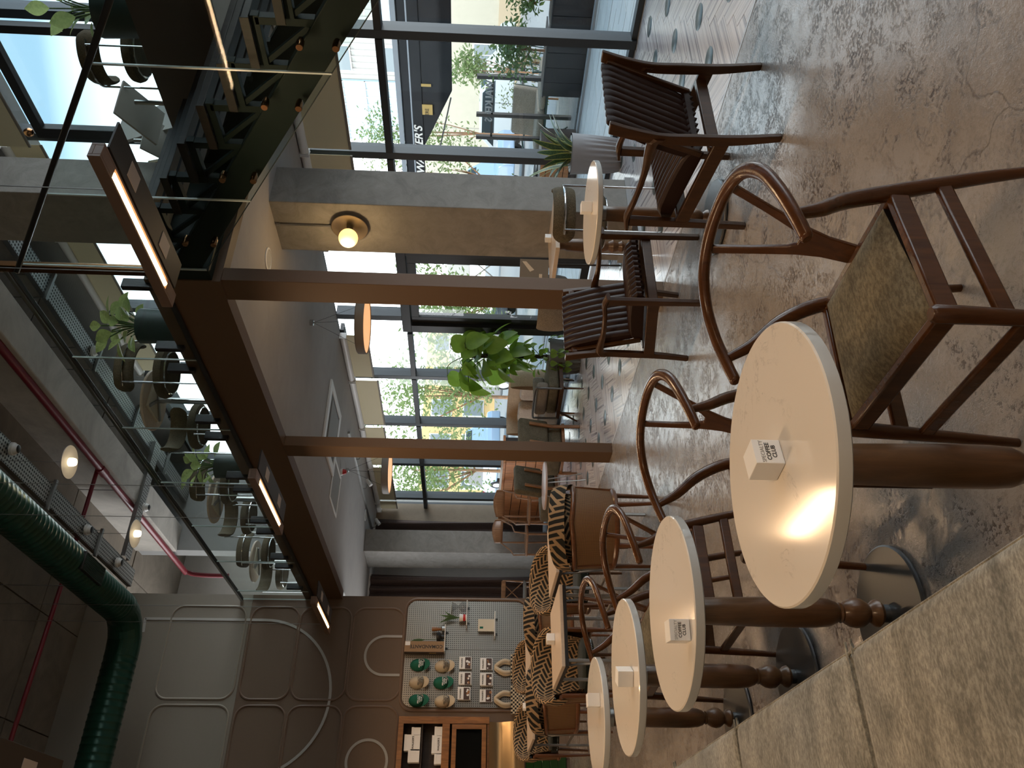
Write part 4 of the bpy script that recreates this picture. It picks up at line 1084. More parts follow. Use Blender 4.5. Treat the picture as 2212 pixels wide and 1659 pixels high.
obj('drop_pipe', G().tube(smooth_path([(-1.15, .02, .27), (-1.15, .15, .27), (-1.15, .28, .27), (-1.15, .36, .15)], 4), .018, 10), REDPAINT, t)
obj('elbow_pipe', G().tube(smooth_path([(0, 3.7, .2), (.0, 3.85, .18), (-.03, 3.9, .05), (-.05, 3.9, -.2), (-.05, 3.9, -.55)], 5), .04, 12), REDPAINT, t)
for yy in (-6, -3, 0.6): obj('pipe_hanger', G().tube([(0, yy, .24), (0, yy, .76)], .006, 6), STEEL, t)
def tray(x0, x1, y0, y1, z, label, along='Y', br=1.45):
    cx, cy = (x0 + x1) / 2, (y0 + y1) / 2
    t = thing('cable_tray', label, 'cable tray', (cx, cy, z), 0, 'perforated cable trays')
    w, d = (x1 - x0) / 2, (y1 - y0) / 2
    obj('tray_bed', G().box(-w, -d, 0, w, d, .004), TRAY, t, 0, False)
    if along == 'Y':
        for s in (-1, 1): obj('tray_side', G().box(s * w - .003, -d, 0, s * w + .003, d, .06), STEEL, t, 0, False)
        n_ = int((y1 - y0) / br)
        for q in range(n_):
            yy = -d + br * (q + .5)
            obj('support_bar', G().box(-w - .07, yy - .02, -.04, w + .07, yy + .02, -.001), STEEL, t, .003)
            obj('hanger_rod', G().tube([(-w - .05, yy, -.03), (-w - .05, yy, ZT - z)], .005, 6), STEEL, t); obj('hanger_rod', G().tube([(w + .05, yy, -.03), (w + .05, yy, ZT - z)], .005, 6), STEEL, t)
    else:
        for s in (-1, 1): obj('tray_side', G().box(-w, s * d - .003, 0, w, s * d + .003, .06), STEEL, t, 0, False)
    return t
tray(5.86, 6.10, -5, 12.9, 6.32, 'galvanised perforated cable tray under the mezzanine ceiling, near the windows')
tray(3.93, 4.17, -5, 11.6, 6.32, 'galvanised perforated cable tray over the void, between red pipe and green duct')
tray(4.17, 6.0, 11.0, 11.2, 6.26, 'short galvanised tray crossing between the two long trays', 'X')
tray(1.15, 1.42, -5, 10.2, 6.36, 'galvanised perforated cable tray left of the green duct, near the frame edge')
for i, (x, y, z) in enumerate(((4.1, 7.75, 6.3), (4.05, 9.8, 6.3), (4.03, 10.9, 6.3), (4.95, 11.1, 6.22), (5.98, 8.6, 6.3))):
    t = thing('smoke_detector', ['white smoke detector under the middle cable tray, nearest', 'white smoke detector under the middle cable tray, second', 'white smoke detector under the middle cable tray, farthest', 'white smoke detector under the crossing cable tray', 'white smoke detector under the window-side cable tray'][i], 'detector', (x, y, z), 0, 'ceiling detectors')
    obj('detector_body', G().lathe([(0, -.075), (.035, -.075), (.05, -.06), (.06, -.03), (.07, -.028), (.07, .0), (0, .0)], 24), WHITE, t)
    obj('sensor_ring', G().lathe([(.036, -.078), (.044, -.072), (.036, -.072)], 20), BLACK, t)
def disc_lamp(x, y, z, label):
    t = thing('disc_pendant', label, 'pendant lamp', (x, y, z), 0, 'upper disc pendants')
    obj('shade_disc', G().lathe([(.03, .012), (.17, .004), (.172, 0), (.17, -.004), (.03, .006)], 40), mat('frosted_disc', (.33, .33, .33), .5) if 'frosted_disc' not in bpy.data.materials else bpy.data.materials['frosted_disc'], t)
    obj('bulb', G().lathe([(0, -.07), (.036, -.062), (.044, -.04), (.044, 0), (.03, .012), (0, .012)], 24), BULB, t)
    obj('cap', G().lathe([(0, .05), (.02, .05), (.03, .012), (0, .012)], 16), CHROME, t)
    obj('suspension_wire', G().tube([(0, 0, .05), (0, 0, ZT - z)], .003, 5), STEEL, t)
    ld = bpy.data.lights.new('bulb_light', 'POINT'); ld.energy = 2; ld.color = (1, .75, .45); ld.shadow_soft_size = .06
    lo = bpy.data.objects.new('bulb_light', ld); COL.objects.link(lo); lo.parent = t; lo.location = (0, 0, -.22)
disc_lamp(3.81, 7.46, 5.5, 'frosted disc pendant with lit bulb under the upper ceiling, nearer one')
disc_lamp(3.84, 9.39, 5.5, 'frosted disc pendant with lit bulb under the upper ceiling, by the green duct')
disc_lamp(3.8, 5.5, 5.5, 'frosted disc pendant above the frame, out of the picture'); disc_lamp(3.8, 3.5, 5.5, 'frosted disc pendant nearest the camera, above the picture')
t = thing('ceiling_cassette', 'pale air conditioning cassette at the extreme upper left corner', 'air conditioner', (1.55, 9.65, 6.88))
obj('cassette_frame', G().box(-.45, -.45, 0, .45, .45, .06), CREAM, t, .03); obj('intake_grille', G().box(-.28, -.28, -.01, .28, .28, .0), STEEL, t, .01)
t = thing('air_diffuser', 'black slotted diffuser in the left cable tray near the frame corner', 'diffuser', (1.28, 9.2, 6.30))
obj('diffuser_body', G().box(-.07, -.3, 0, .07, .3, .05), BLACK, t, .004)
# ---- under the lower ceiling
t = thing('ceiling_cassette', 'white framed air conditioning cassette in the lower grey ceiling', 'air conditioner', (5.3, 9.25, ZC))
obj('cassette_frame', G().box(-.47, -.47, -.03, .47, -.36, 0).box(-.47, .36, -.03, .47, .47, 0).box(-.47, -.36, -.03, -.36, .36, 0).box(.36, -.36, -.03, .47, .36, 0), WHITE, t, .006)
obj('intake_grille', G().box(-.28, -.28, -.035, .28, .28, -.01), mat('grille_grey', (.25, .24, .22), .6), t, .006)
obj('air_vane', G().box(-.35, -.35, -.02, .35, .35, -.005), mat('vane_dark', (.09, .085, .08), .6), t)
t = thing('return_grille', 'white framed return air grille beside the ceiling cassette', 'vent', (4.83, 10.05, ZC))
obj('grille_frame', G().box(-.31, -.33, -.015, .31, -.29, 0).box(-.31, .29, -.015, .31, .33, 0).box(-.31, -.29, -.015, -.27, .29, 0).box(.27, -.29, -.015, .31, .29, 0), WHITE, t, .004)
obj('grille_mesh', G().box(-.27, -.29, -.006, .27, .29, 0), bpy.data.materials['grille_grey'], t)
for i, (x, y) in enumerate(((4.88, 5.5), (5.82, 13.2))):
    t = thing('ceiling_speaker', ['round white ceiling speaker between the grey column and brown post', 'round white ceiling speaker near the far grey column'][i], 'speaker', (x, y, ZC), 0, 'ceiling speakers')
    obj('speaker_rim', G().lathe([(.105, 0), (.105, -.008), (.09, -.012), (.088, -.004)], 36), WHITE, t); obj('speaker_grille', G().lathe([(0, -.008), (.06, -.007), (.09, -.004)], 32), mat('speaker_mesh', (.4, .39, .37), .7) if i == 0 else bpy.data.materials['speaker_mesh'], t)
t = thing('fire_alarm', 'small red and white alarm on the lower ceiling above the disc pendant', 'alarm', (5.22, 10.35, ZC))
obj('alarm_base', G().lathe([(0, -.03), (.05, -.03), (.055, 0)], 20), WHITE, t); obj('alarm_dome', G().lathe([(0, -.085), (.03, -.075), (.042, -.03)], 20), RED, t)
t = thing('track_light', 'grey ceiling track with three small spotlights along the far windows', 'track light', (5.95, 12.4, ZC))
obj('track', G().box(-.018, -1.9, -.035, .018, 1.9, 0), STEEL, t, .003)
for yy in (-1.05, .0, 1.65):
    sp_ = obj('spotlight', G().lathe([(0, 0), (.035, 0), (.035, .13), (0, .13)], 18).xf(Matrix.Translation((.06, yy, -.16)) @ Matrix.Rotation(.9, 4, 'Y')), WHITE, t)
    obj('spot_arm', G().tube([(0, yy, -.035), (.0, yy, -.08), (.09, yy, -.11)], .008, 6), STEEL, sp_)
def disc_pendant(x, y, z, label):
    t = thing('drum_pendant', label, 'pendant lamp', (x, y, z), 0, 'flat drum pendants')
    r = .34
    obj('drum_shade', G().lathe([(0, .055), (r - .01, .055), (r, .045), (r, -.045), (r - .012, -.045), (r - .012, .0)], 48), mat('drum_taupe', (.19, .17, .15), .6) if 'drum_taupe' not in bpy.data.materials else bpy.data.materials['drum_taupe'], t)
    obj('diffuser', G().lathe([(0, -.04), (r - .013, -.036), (r - .013, -.02)], 48), PENDGLOW, t)
    obj('canopy', G().lathe([(.035, ZC - z), (.035, ZC - z - .04), (0, ZC - z - .045)], 16), CHROME, t)
    for k in range(3):
        a = 2 * PI * k / 3; obj('wire', G().tube([(0, 0, ZC - z - .04), (r * .8 * math.cos(a), r * .8 * math.sin(a), .055)], .0022, 4), BLACK, t)
disc_pendant(5.55, 7.3, 2.69, 'flat drum pendant with an orange glowing face, partly behind the nearer brown post')
disc_pendant(5.45, 10.75, 2.68, 'flat drum pendant with an orange glowing face, left of the second brown post')
# wall lamp on the column
t = thing('wall_lamp', 'brass disc wall lamp with a glowing globe on the grey column', 'wall lamp', (5.3, 5.47, 2.60))
obj('backplate_disc', G().lathe([(0, .0), (.165, .03), (.17, .036), (.165, .04), (0, .012)], 48).xf(Matrix.Rotation(-PI / 2, 4, 'Y')), mat('lamp_brass', (.30, .24, .17), .35, .9), t)
obj('stem', G().tube([(-.01, 0, 0), (-.09, 0, 0)], .03, 16), BASE, t)
gl = G(); gl.lathe([(0, -.088)] + [(.088 * math.cos(math.radians(a)), .088 * math.sin(math.radians(a))) for a in range(-80, 81, 10)] + [(0, .088)], 32, (-.16, 0, 0)); obj('globe', gl, GLOBE, t)
ld = bpy.data.lights.new('globe_light', 'POINT'); ld.energy = 9; ld.color = (1, .68, .33); ld.shadow_soft_size = .09
lo = bpy.data.objects.new('globe_light', ld); COL.objects.link(lo); lo.parent = t; lo.location = (-.26, 0, 0)
t = thing('conduit', 'thin grey conduit dropping from the ceiling to the brass wall lamp', 'conduit', (5.285, 5.47, 2.77))
obj('conduit_tube', G().tube([(0, 0, 0), (0, 0, ZC - 2.79)], .009, 8), STEEL, t); obj('conduit_clip', G().lathe([(.016, 0), (.016, .03), (0, .03)], 12, (0, 0, ZC - 2.77 - .05)), STEEL, t)

# ================================================================ MEZZANINE FURNITURE
for i, (x, y, rz, lab) in enumerate(((4.2, 6.36, 0, 'boucle chair on the mezzanine behind the glass, nearest the stair'), (4.24, 7.42, PI, 'boucle chair on the mezzanine facing the first table from its far side'),
        (4.22, 8.75, 0, 'boucle chair on the mezzanine beside the second plant, back turned'), (4.26, 9.75, PI, 'boucle chair on the mezzanine on the far side of the second table'),
        (4.25, 11.0, 0, 'boucle chair on the mezzanine at the third table, near the back wall'), (4.3, 12.0, PI, 'boucle chair on the mezzanine, last one toward the back'))):
    dup(bo, (x, y, ZM), rz, lab)
for i, (x, y) in enumerate(((4.22, 6.89), (4.26, 9.25), (4.3, 11.5))):
    t = thing('mezzanine_table', ['pale table seen from below on the mezzanine, first from the stair', 'pale table seen from below on the mezzanine, between second and third chair pairs', 'pale table seen from below on the mezzanine, last toward the back'][i], 'table', (x, y, ZM), 0, 'mezzanine tables')
    obj('tabletop', G().lathe([(0, .725), (.30, .725), (.305, .735), (.30, .75), (0, .75)], 40), LAMTOP, t)
    obj('mount_or_cutout_plate', G().box(-.16, -.16, .70, .16, .16, .725), CREAM, t, .004)
    obj('spider', G().bar((-.15, -.15, .69), (.15, .15, .69), .03, .015).bar((-.15, .15, .69), (.15, -.15, .69), .03, .015), STEEL, t)
    obj('pedestal', G().tube([(0, 0, .02), (0, 0, .69)], .03, 14), STEEL, t); obj('base_plate', G().lathe([(0, 0), (.21, 0), (.21, .015), (0, .02)], 32), BASE, t)
t = thing('plant_stand_shelf', 'pale angled display boards beyond the upper glass, right of the grey column', 'display stand', (5.72, 4.72, ZM))
obj('display_panel', G().bar((0, -.25, .62), (.05, .12, .40), .36, .02), PALEWALL, t); obj('display_panel', G().bar((.05, .16, .56), (.1, .42, .30), .34, .02), PALEWALL, t)
obj('stand_leg', G().tube([(0, -.2, 0), (0, -.2, .5)], .02, 8), STEEL, t); obj('stand_leg', G().tube([(.1, .3, 0), (.1, .3, .7)], .02, 8), STEEL, t)
dup(bo, (5.98, 4.22, ZM), -PI * .55, 'boucle chair on the upper landing against the sky, beside the sash')
t = thing('mezzanine_counter', 'pale leaning panel and dark rod above the upper landing by the column', 'display panel', (6.1, 5.0, ZM))
obj('leaning_panel', G().bar((0, -.15, .1), (.0, .15, .95), .4, .03), PALEWALL, t); obj('rod', G().bar((-.1, .25, .0), (-.1, .45, .75), .04, .04), BRONZE, t)
# ================================================================ BACK WALL DISPLAY
t = thing('pegboard', 'perforated steel display board with rounded corners on the brown back wall', 'pegboard', (3.08, YB - .02, 1.45))
pb = [(p[0] - 3.08, p[2] - 1.45) for p in rrect(2.34, .575, 3.835, 2.315, .14, 0)]
lo = [p for p in pb]
def halfboard(poly, x0, x1):
    q = clip(clip(poly, 1, 0, x0), -1, 0, -x1)
    return G().prism(q, lambda x, z: (x, 0, z), lambda x, z: (x, .015, z))
obj('steel_sheet', halfboard(pb, -.74, .045), PEG, t, 0, False)
obj('steel_sheet', halfboard(pb, .05, .76), PEG, t, 0, False)
def peg_shelf(x0, x1, z, label):
    t = thing('peg_shelf', label, 'shelf', ((x0 + x1) / 2, YB - .03, z), 0, 'small peg shelves')
    w = (x1 - x0) / 2
    obj('shelf_board', G().box(-w, -.17, -.012, w, -.0, .0), WHITE, t, .003, False)
    for s in (-1, 1): obj('shelf_peg', G().tube([(s * w * .6, -.02, -.014), (s * w * .6, -.02, -.05)], .008, 6), BLACK, t)
peg_shelf(3.43, 3.80, 1.45, 'small white peg shelf holding a dripper and a plant cup, at the board right edge')
peg_shelf(3.28, 3.64, 1.04, 'small white peg shelf holding a pale stamp-edged card')
peg_shelf(3.06, 3.44, 1.755, 'small white peg shelf holding the boxed grinder and tampers')
def cap(x, z, m, label, tilt=0):
    t = thing('baseball_cap', label, 'cap', (x, YB - .03, z), 0, 'caps on the pegboard')
    def crown(u, v):
        a = 2 * PI * u; p = v * PI / 2
        return (.085 * math.cos(a) * math.cos(p), -.005 - .13 * math.sin(p) * .9 - .0, .075 + .12 * 0 + .115 * math.sin(a) * math.cos(p) * (1.0 if math.sin(a) > 0 else .85) - .03)
    obj('crown', G().grid(crown, 28, 10), m, t)
    def brim(u, v):
        a = PI + PI * u; r = .050 + .072 * v
        return (.088 * math.cos(a) * (1 - .05 * v), -.03 - .06 * math.sin(u * PI) - .02 * v, -.005 + r * math.sin(a))
    b_ = obj('brim', G().grid(brim, 20, 6), m, t); b_.modifiers.new('solid', 'SOLIDIFY').thickness = .005
    obj('button', G().lathe([(.008, 0), (.008, .005), (0, .008)], 10).xf(Matrix.Translation((0, -.122, .045)) @ Matrix.Rotation(PI / 2, 4, 'X')), m, t)
    pm = WHITEINK if m is CAPGREEN else INK
    text('SPECIALTY\nCOFFEE\nCLUB', .024, pm, t, (0, -.118, .0), (PI / 2, 0, 0), ext=.002, bold=True)
    return t
for x, z, m, lab in ((2.90, 2.07, CAPGREEN, 'green cap with white lettering, top row, rightmost of the column of three'), (2.885, 1.72, CAPTAN, 'tan cap with dark lettering under the rightmost top green cap'),
                     (2.66, 2.07, CAPTAN, 'tan cap hanging in the top row between the two green caps'), (2.66, 1.73, CAPGREEN, 'green cap in the lower row between two tan caps'),
                     (2.42, 2.06, CAPGREEN, 'green cap at the left end of the top row, beside the board edge'), (2.41, 1.70, CAPTAN, 'tan cap at the left end of the lower row')):
    cap(x, z, m, lab)
PHOTO_A = mat('photo_dark', (.06, .03, .02), .4); PHOTO_B = mat('photo_amber', (.32, .14, .05), .4)
def cards(x, z, n_, label):
    t = thing('card_packet', label, 'booklet', (x, YB - .03, z), 0, 'photo booklets on the pegboard')
    for q in range(n_): obj('booklet', G().box(-.085 + .004 * q, -.03 - .012 * q, -.085 - .006 * (n_ - q), .085 + .004 * q, -.021 - .012 * q, .09 - .006 * (n_ - q)), PAPER, t, .004, False)
    y = -.031 - .012 * (n_ - 1)
    ph = obj('cover_photo', G().box(-.08, y - .001, -.08, .08, y, .0), PHOTO_A, t, 0, False)
    rr = random.Random(int(x * 100 + z * 10))
    for q in range(5):
        a, b_ = rr.uniform(-.06, .05), rr.uniform(-.07, -.02)
        obj('photo_detail', G().lathe([(0, 0), (rr.uniform(.008, .02), 0), (0, .001)], 8).xf(Matrix.Translation((a, y - .0012, b_)) @ Matrix.Rotation(PI / 2, 4, 'X')), PHOTO_B if q % 2 else PAPER, ph)
    text("WALKER'S", .028, INK, t, (0, y - .001, .045), (PI / 2, 0, 0), ext=.001, bold=True)
for k, (x, z, n_) in enumerate(((2.93, 1.45, 2), (2.92, 1.15, 1), (2.71, 1.45, 3), (2.70, 1.15, 3), (2.51, 1.46, 3), (2.49, 1.15, 1))):
    cards(x, z, n_, ['white photo booklet below the rightmost caps, upper row', 'white photo booklet below the rightmost caps, lower row', 'thick stack of photo booklets, middle of the upper row', 'thick stack of photo booklets, middle of the lower row', 'thick stack of photo booklets, left end of the upper row', 'single photo booklet at the left end of the lower row'][k])
def tote(x, z, label, dz=0):
    t = thing('tote_bag', label, 'bag', (x, YB - .04, z), 0, 'checkered tote bags')
    obj('bag_body', G().grid(lambda u, v: (-.19 + .38 * u, -.03 - .03 * math.sin(u * PI) * math.sin(v * PI), -.42 + .42 * v), 10, 8), CHECK, t)
    for s in (-1, 1):
        P = smooth_path([(-.05 + s * 0 - .02, -.04, 0), (-.08, -.05 - .01 * s, .1), (-.03, -.045, .19), (0, -.035, .215), (.03, -.045, .19), (.08, -.05 - .01 * s, .1), (.07, -.04, 0)], 4)
        g = G(); vs = []; fs = []
        for i, p in enumerate(P):
            d = (P[min(i + 1, len(P) - 1)] - P[max(i - 1, 0)]).normalized(); nn = Vector((-d.z, 0, d.x)) * .022
            off = Vector((s * .012, -.012 * s, 0)); vs += [p + nn + off, p - nn + off]
        for i in range(len(P) - 1): fs.append((2 * i, 2 * i + 1, 2 * i + 3, 2 * i + 2))
        h = obj('handle', G().add(vs, fs), CAPTAN, t); h.modifiers.new('solid', 'SOLIDIFY').thickness = .004
    return t
tote(2.87, .80, 'checkered tote bag with tan handles hanging on the board, right one')
tote(2.44, .80, 'checkered tote bag with tan handles hanging on the board, left one')
t = thing('grinder_box', 'tall brown carton lettered COMANDANTE on the upper peg shelf', 'box', (3.10, YB - .12, 1.757))
obj('carton', G().box(-.05, -.06, 0, .10, .06, .56), mat('carton_brown', (.28, .17, .085), .6), t, .003, False)
obj('carton_side', G().box(-.052, -.061, .002, -.0495, .061, .558), mat('carton_dark', (.05, .03, .02), .5), t, 0, False)
text('COMANDANTE', .066, INK, t, (.025, -.0615, .25), (Matrix.Rotation(-PI / 2, 3, 'Y') @ Matrix.Rotation(PI / 2, 3, 'X')).to_euler(), ext=.001, bold=True)
text('C40', .06, GOLDINK, t, (-.053, 0, .16), (Matrix.Rotation(PI / 2, 3, 'X') @ Matrix.Rotation(-PI / 2, 3, 'Z') @ Matrix.Rotation(PI / 2, 3, 'X')).to_euler(), ext=.001, bold=True)
obj('price_label', G().box(.04, -.0625, .48, .095, -.061, .55), PAPER, t, 0, False)
t = thing('coffee_tamper', 'tamper with an orange wooden handle on the upper peg shelf', 'tamper', (3.39, YB - .12, 1.757))
obj('tamper_base', G().lathe([(0, 0), (.045, 0), (.045, .04), (.02, .05)], 20), STEEL, t); obj('tamper_handle', G().lathe([(.02, .05), (.022, .09), (.032, .15), (.03, .185), (0, .19)], 20), OAK, t)
t = thing('black_tamper', 'rounded black jar with a dark neck beside the grinder carton', 'jar', (3.28, YB - .12, 1.757))
obj('jar_body', G().lathe([(0, 0), (.03, 0), (.03, .045), (.06, .06), (.07, .085), (.06, .11), (0, .12)], 24), BLACK, t)
t = thing('plant_cutting', 'thin green leaf cutting standing behind the dark jar', 'plant', (3.25, YB - .05, 1.757))
obj('stem', G().tube(smooth_path([(0, 0, 0), (.01, -.01, .15), (.0, -.01, .3), (-.02, -.01, .5)], 4), .004, 5), TREE2, t)
obj('leaf', G().grid(lambda u, v: ((u - .5) * .05 * math.sin(PI * v) - .02 * v, -.02 - .01 * v, .28 + .2 * v), 3, 8), TREE2, t)
t = thing('glass_dripper', 'clear glass dripper on the right peg shelf', 'dripper', (3.72, YB - .12, 1.452))
CLEAR = glassmat('clear_glass', (.82, .82, .82), 1.6)
obj('lower_cone', G().lathe([(.07, 0), (.075, .06), (.02, .12), (.075, .22)], 24), CLEAR, t); obj('glass_rim', G().tube([(.075 * math.cos(2 * PI * k / 20), .075 * math.sin(2 * PI * k / 20), .22) for k in range(20)], .004, 5, True), EDGE, t)
t = thing('plant_cup', 'white and red cup holding a drooping green cutting on the right peg shelf', 'plant', (3.56, YB - .12, 1.452))
obj('cup', G().lathe([(0, 0), (.045, 0), (.055, .10), (.0, .10)], 24), PAPER, t); obj('cup_band', G().lathe([(.0465, .01), (.05, .045)], 24), RED, t)
for k in range(4):
    obj('leaf', G().grid(lambda u, v, k=k: ((u - .5) * .035 * math.sin(PI * min(1, v + .1)) + (k - 1.5) * .07 * v * v, -.02 * k * v, .1 + .33 * v - .1 * (k % 2) * v * v), 3, 9), TREE2, t)
t = thing('stamp_card', 'pale stamp-edged card standing on the lower peg shelf', 'card', (3.46, YB - .10, 1.042))
obj('card', G().box(-.085, -.003, .0, .085, .003, .235), CREAM, t, 0, False)
for k in range(12): obj('perforation', G().box(-.092, -.003, .006 + k * .0195, -.085, .003, .015 + k * .0195), CREAM, t, 0, False)
for k in range(12): obj('perforation', G().box(.085, -.003, .006 + k * .0195, .092, .003, .015 + k * .0195), CREAM, t, 0, False)
obj('printed_mark', G().box(-.05, -.0035, .16, -.02, -.003, .21), CAPGREEN, t, 0, False)
# ---- oak cabinet
t = thing('oak_cabinet', 'oak framed wall cabinet with an open cubby and a glazed door, left of the pegboard', 'cabinet', (1.75, YB, 1.70))
C0, C1, D = -.62, .43, -.22
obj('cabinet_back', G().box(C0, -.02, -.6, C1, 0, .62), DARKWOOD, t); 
obj('carcass_side', G().box(C1 - .03, D, -.6, C1, -.02, .62), OAK, t, .003); obj('carcass_top', G().box(C0, D, .59, C1, -.02, .62), OAK, t, .003); obj('carcass_bottom', G().box(C0, D, -.6, C1, -.02, -.57), OAK, t, .003)
obj('middle_rail', G().box(C0, D, -.06, C1 - .03, -.02, .0), OAK, t, .003)
obj('shelf', G().box(C0, D + .04, .29, C1 - .03, -.02, .31), DARKWOOD, t, .002)
obj('front_frame', G().box(C1 - .09, D - .02, -.6, C1 - .0, D, .62).box(C0, D - .02, .55, C1 - .09, D, .62).box(C0, D - .02, -.07, C1 - .09, D, .03), OAK, t, .003)
d_ = obj('glazed_door', G().box(C1 - .16, D - .04, -.56, C1 - .10, D - .02, -.10).box(C0 + .2, D - .04, -.56, C0 + .26, D - .02, -.10).box(C0 + .26, D - .04, -.16, C1 - .16, D - .02, -.10).box(C0 + .26, D - .04, -.56, C1 - .16, D - .02, -.50), OAK, t, .003)
obj('door_glass', G().box(C0 + .26, D - .032, -.5, C1 - .16, D - .028, -.16), glassmat('dark_glass', (.25, .30, .30), 1.5), d_, 0, False)
for i, (x, z, w, h) in enumerate(((2.00, 2.02, .10, .12), (1.86, 2.02, .20, .21), (1.70, 2.02, .16, .15), (2.0, 1.702, .12, .13), (1.84, 1.702, .22, .16), (1.66, 1.702, .12, .12))):
    t = thing('white_carton', ['small white carton at the right end of the cabinet shelf', 'large white lettered carton in the middle of the cabinet shelf', 'white carton at the left of the cabinet shelf', 'small white carton under the shelf, right end', 'wide white carton under the shelf, middle', 'white carton under the shelf, left end'][i], 'box', (x, YB - .13, z), 0, 'white cartons in the cabinet')
    obj('carton', G().box(-w / 2, -.06, 0, w / 2, .06, h), PAPER, t, .003, False); obj('lid_flap', G().box(-w / 2 - .002, -.062, h - .03, w / 2 + .002, .062, h + .002), PAPER, t, .002, False)
    if i in (1, 4): text("WALKER'S", .035, INK, t, (0, -.062, h * .45), (PI / 2, 0, 0), ext=.001, bold=True)
t = thing('steel_counter_panel', 'curved brushed metal panel below the oak cabinet at the left', 'panel', (1.62, YB - .04, .84))
obj('panel_sheet', G().grid(lambda u, v: (-.45 + .98 * u, -.04 * math.sin(v * PI * 2) - .03, -.22 + .48 * v), 4, 16), mat('brass_sheet', (.42, .29, .15), .3, .8), t)

# ================================================================ INDOOR PLANTS
def leaf_mesh(L, Wd, m, fold=.25, droop=.5, name='leaf', heart=True):
    def fn(u, v):
        s = (u - .5) * 2; w = math.sin(PI * min(1, v ** (.62 if heart else .9))) ** (.8 if heart else 1)
        x = s * Wd / 2 * w * (1 if v < .98 else .2); y = L * v - (.06 * L * (1 - abs(s)) if (heart and v < .1) else 0)
        return (x, y * math.cos(droop * v * .6), abs(s) * fold * Wd * .4 * w - droop * L * .45 * v * v)
    return mesh_of(name, G().grid(fn, 6, 10), m, True, 180)
def place_leaf(me, parent, p, az, el, roll=0, sc_=1):
    o = link('leaf', me, parent, p); o.rotation_euler = (Matrix.Rotation(az, 3, 'Z') @ Matrix.Rotation(el, 3, 'X') @ Matrix.Rotation(roll, 3, 'Y')).to_euler(); o.scale = (sc_, sc_, sc_); return o
def ribbed_pot(t, r0, r1, h, m, rim=.02, ribs=True, z0=0):
    def fn(u, v):
        a = 2 * PI * u; r = r0 + (r1 - r0) * v ** .6
        k = max(0, 1 - v * 1.25) if ribs else 0
        r += .012 * k * math.sin(a * 22)
        return (r * math.cos(a), r * math.sin(a), z0 + h * v)
    obj('pot', G().grid(fn, 176 if ribs else 48, 10).add([], []), m, t)
    obj('pot_base', G().lathe([(0, z0 + .002), (r0, z0 + .002)], 32), m, t)
    obj('pot_rim', G().lathe([(r1, z0 + h), (r1 - rim, z0 + h), (r1 - rim, z0 + h - .06)], 48), m, t); obj('soil', G().lathe([(0, z0 + h - .05), (r1 - rim, z0 + h - .05)], 32), SOIL, t)
t = thing('climbing_plant', 'tall climbing plant with large heart leaves on a moss pole in a grey ribbed pot', 'potted plant', (6.3, 8.9, 0))
ribbed_pot(t, .20, .255, .42, POTOLIVE)
obj('moss_pole', G().tube([(0, 0, .35), (.01, .02, 1.0), (.0, .03, 1.55)], .03, 10), SOIL, t)
big = leaf_mesh(.30, .22, POTHOS, .2, .45); med = leaf_mesh(.19, .14, POTHOS, .2, .4); sml = leaf_mesh(.12, .09, POTHOS, .2, .4)
rnd = random.Random(3)
for k in range(84):
    h = .44 + 1.22 * (k / 84) ** .95; az = k * 2.4 + rnd.uniform(-.5, .5); me = sml if h < .75 else med if h < 1.05 and k % 3 else big
    rr = .05 + .17 * rnd.random() + (.06 if h > 1.1 else 0)
    p = (rr * math.sin(-az), rr * math.cos(az), h + rnd.uniform(-.06, .06))
    place_leaf(me, t, p, az, rnd.uniform(-1.2, .2), rnd.uniform(-.6, .6), rnd.uniform(.8, 1.15))
    if k % 2 == 0: obj('petiole', G().tube(smooth_path([(0, .02, h - .12), (p[0] * .6, p[1] * .6, h - .02), p], 3), .005, 5), TREE2, t)
for (dx, dy, h, az) in ((-.22, .30, 1.62, .4), (.0, .52, 1.80, .2), (-.25, .38, 1.5, .7), (.05, .55, 1.25, -.1), (-.1, -.35, 1.3, 2.8), (-.12, -.42, 1.55, 3.2), (.02, -.2, 1.75, 2.7)):
    place_leaf(big, t, (dx, dy, h), az, -1.05, .3, 1.15); obj('petiole', G().tube(smooth_path([(0, .02, h - .25), (dx * .5, dy * .5, h - .02), (dx, dy, h)], 4), .006, 5), TREE2, t)
for k in range(9):
    az = rnd.uniform(0, 6.3); x, y = .27 * math.cos(az), .27 * math.sin(az)
    obj('trailing_vine', G().tube(smooth_path([(x * .8, y * .8, .40), (x, y, .44), (x * 1.15, y * 1.15, .34), (x * 1.18, y * 1.18, .2)], 3), .004, 5), TREE2, t)
    for q in range(3): place_leaf(sml, t, (x * 1.1, y * 1.1, .42 - .1 * q), az - 1.57 + rnd.uniform(-.8, .8), -1.0, 0, .9)
t = thing('snake_plant', 'snake plant with yellow-edged blades in a tall light grey ribbed pot by the window', 'potted plant', (6.42, 5.49, 0))
ribbed_pot(t, .150, .205, .50, POTGREY)
def blade(L, wd, bend):
    def fn(u, v):
        s = (u - .5); w = wd * (math.sin(PI * (.12 + .88 * v) ** .8) ** .6 if v < .999 else .02)
        return (s * w, bend * L * v ** 1.8, L * v * (1 - .25 * bend * v) + abs(s) * .0 - 0.0)
    return mesh_of('leaf_blade', G().grid(fn, 5, 14, lambda u, v: (u, v)), SNAKE, True, 180)
bl = [blade(.44, .07, .6), blade(.40, .075, 1.0), blade(.48, .065, .35), blade(.38, .07, 1.15)]
for k in range(20):
    a = k * 2.4; r = .03 + .10 * rnd.random()
    o = link('leaf_blade', bl[k % 4], t, (r * math.cos(a), r * math.sin(a), .44)); o.rotation_euler = (rnd.uniform(-.1, .1), 0, a - PI / 2); o.scale = (rnd.uniform(.8, 1.15),) * 3
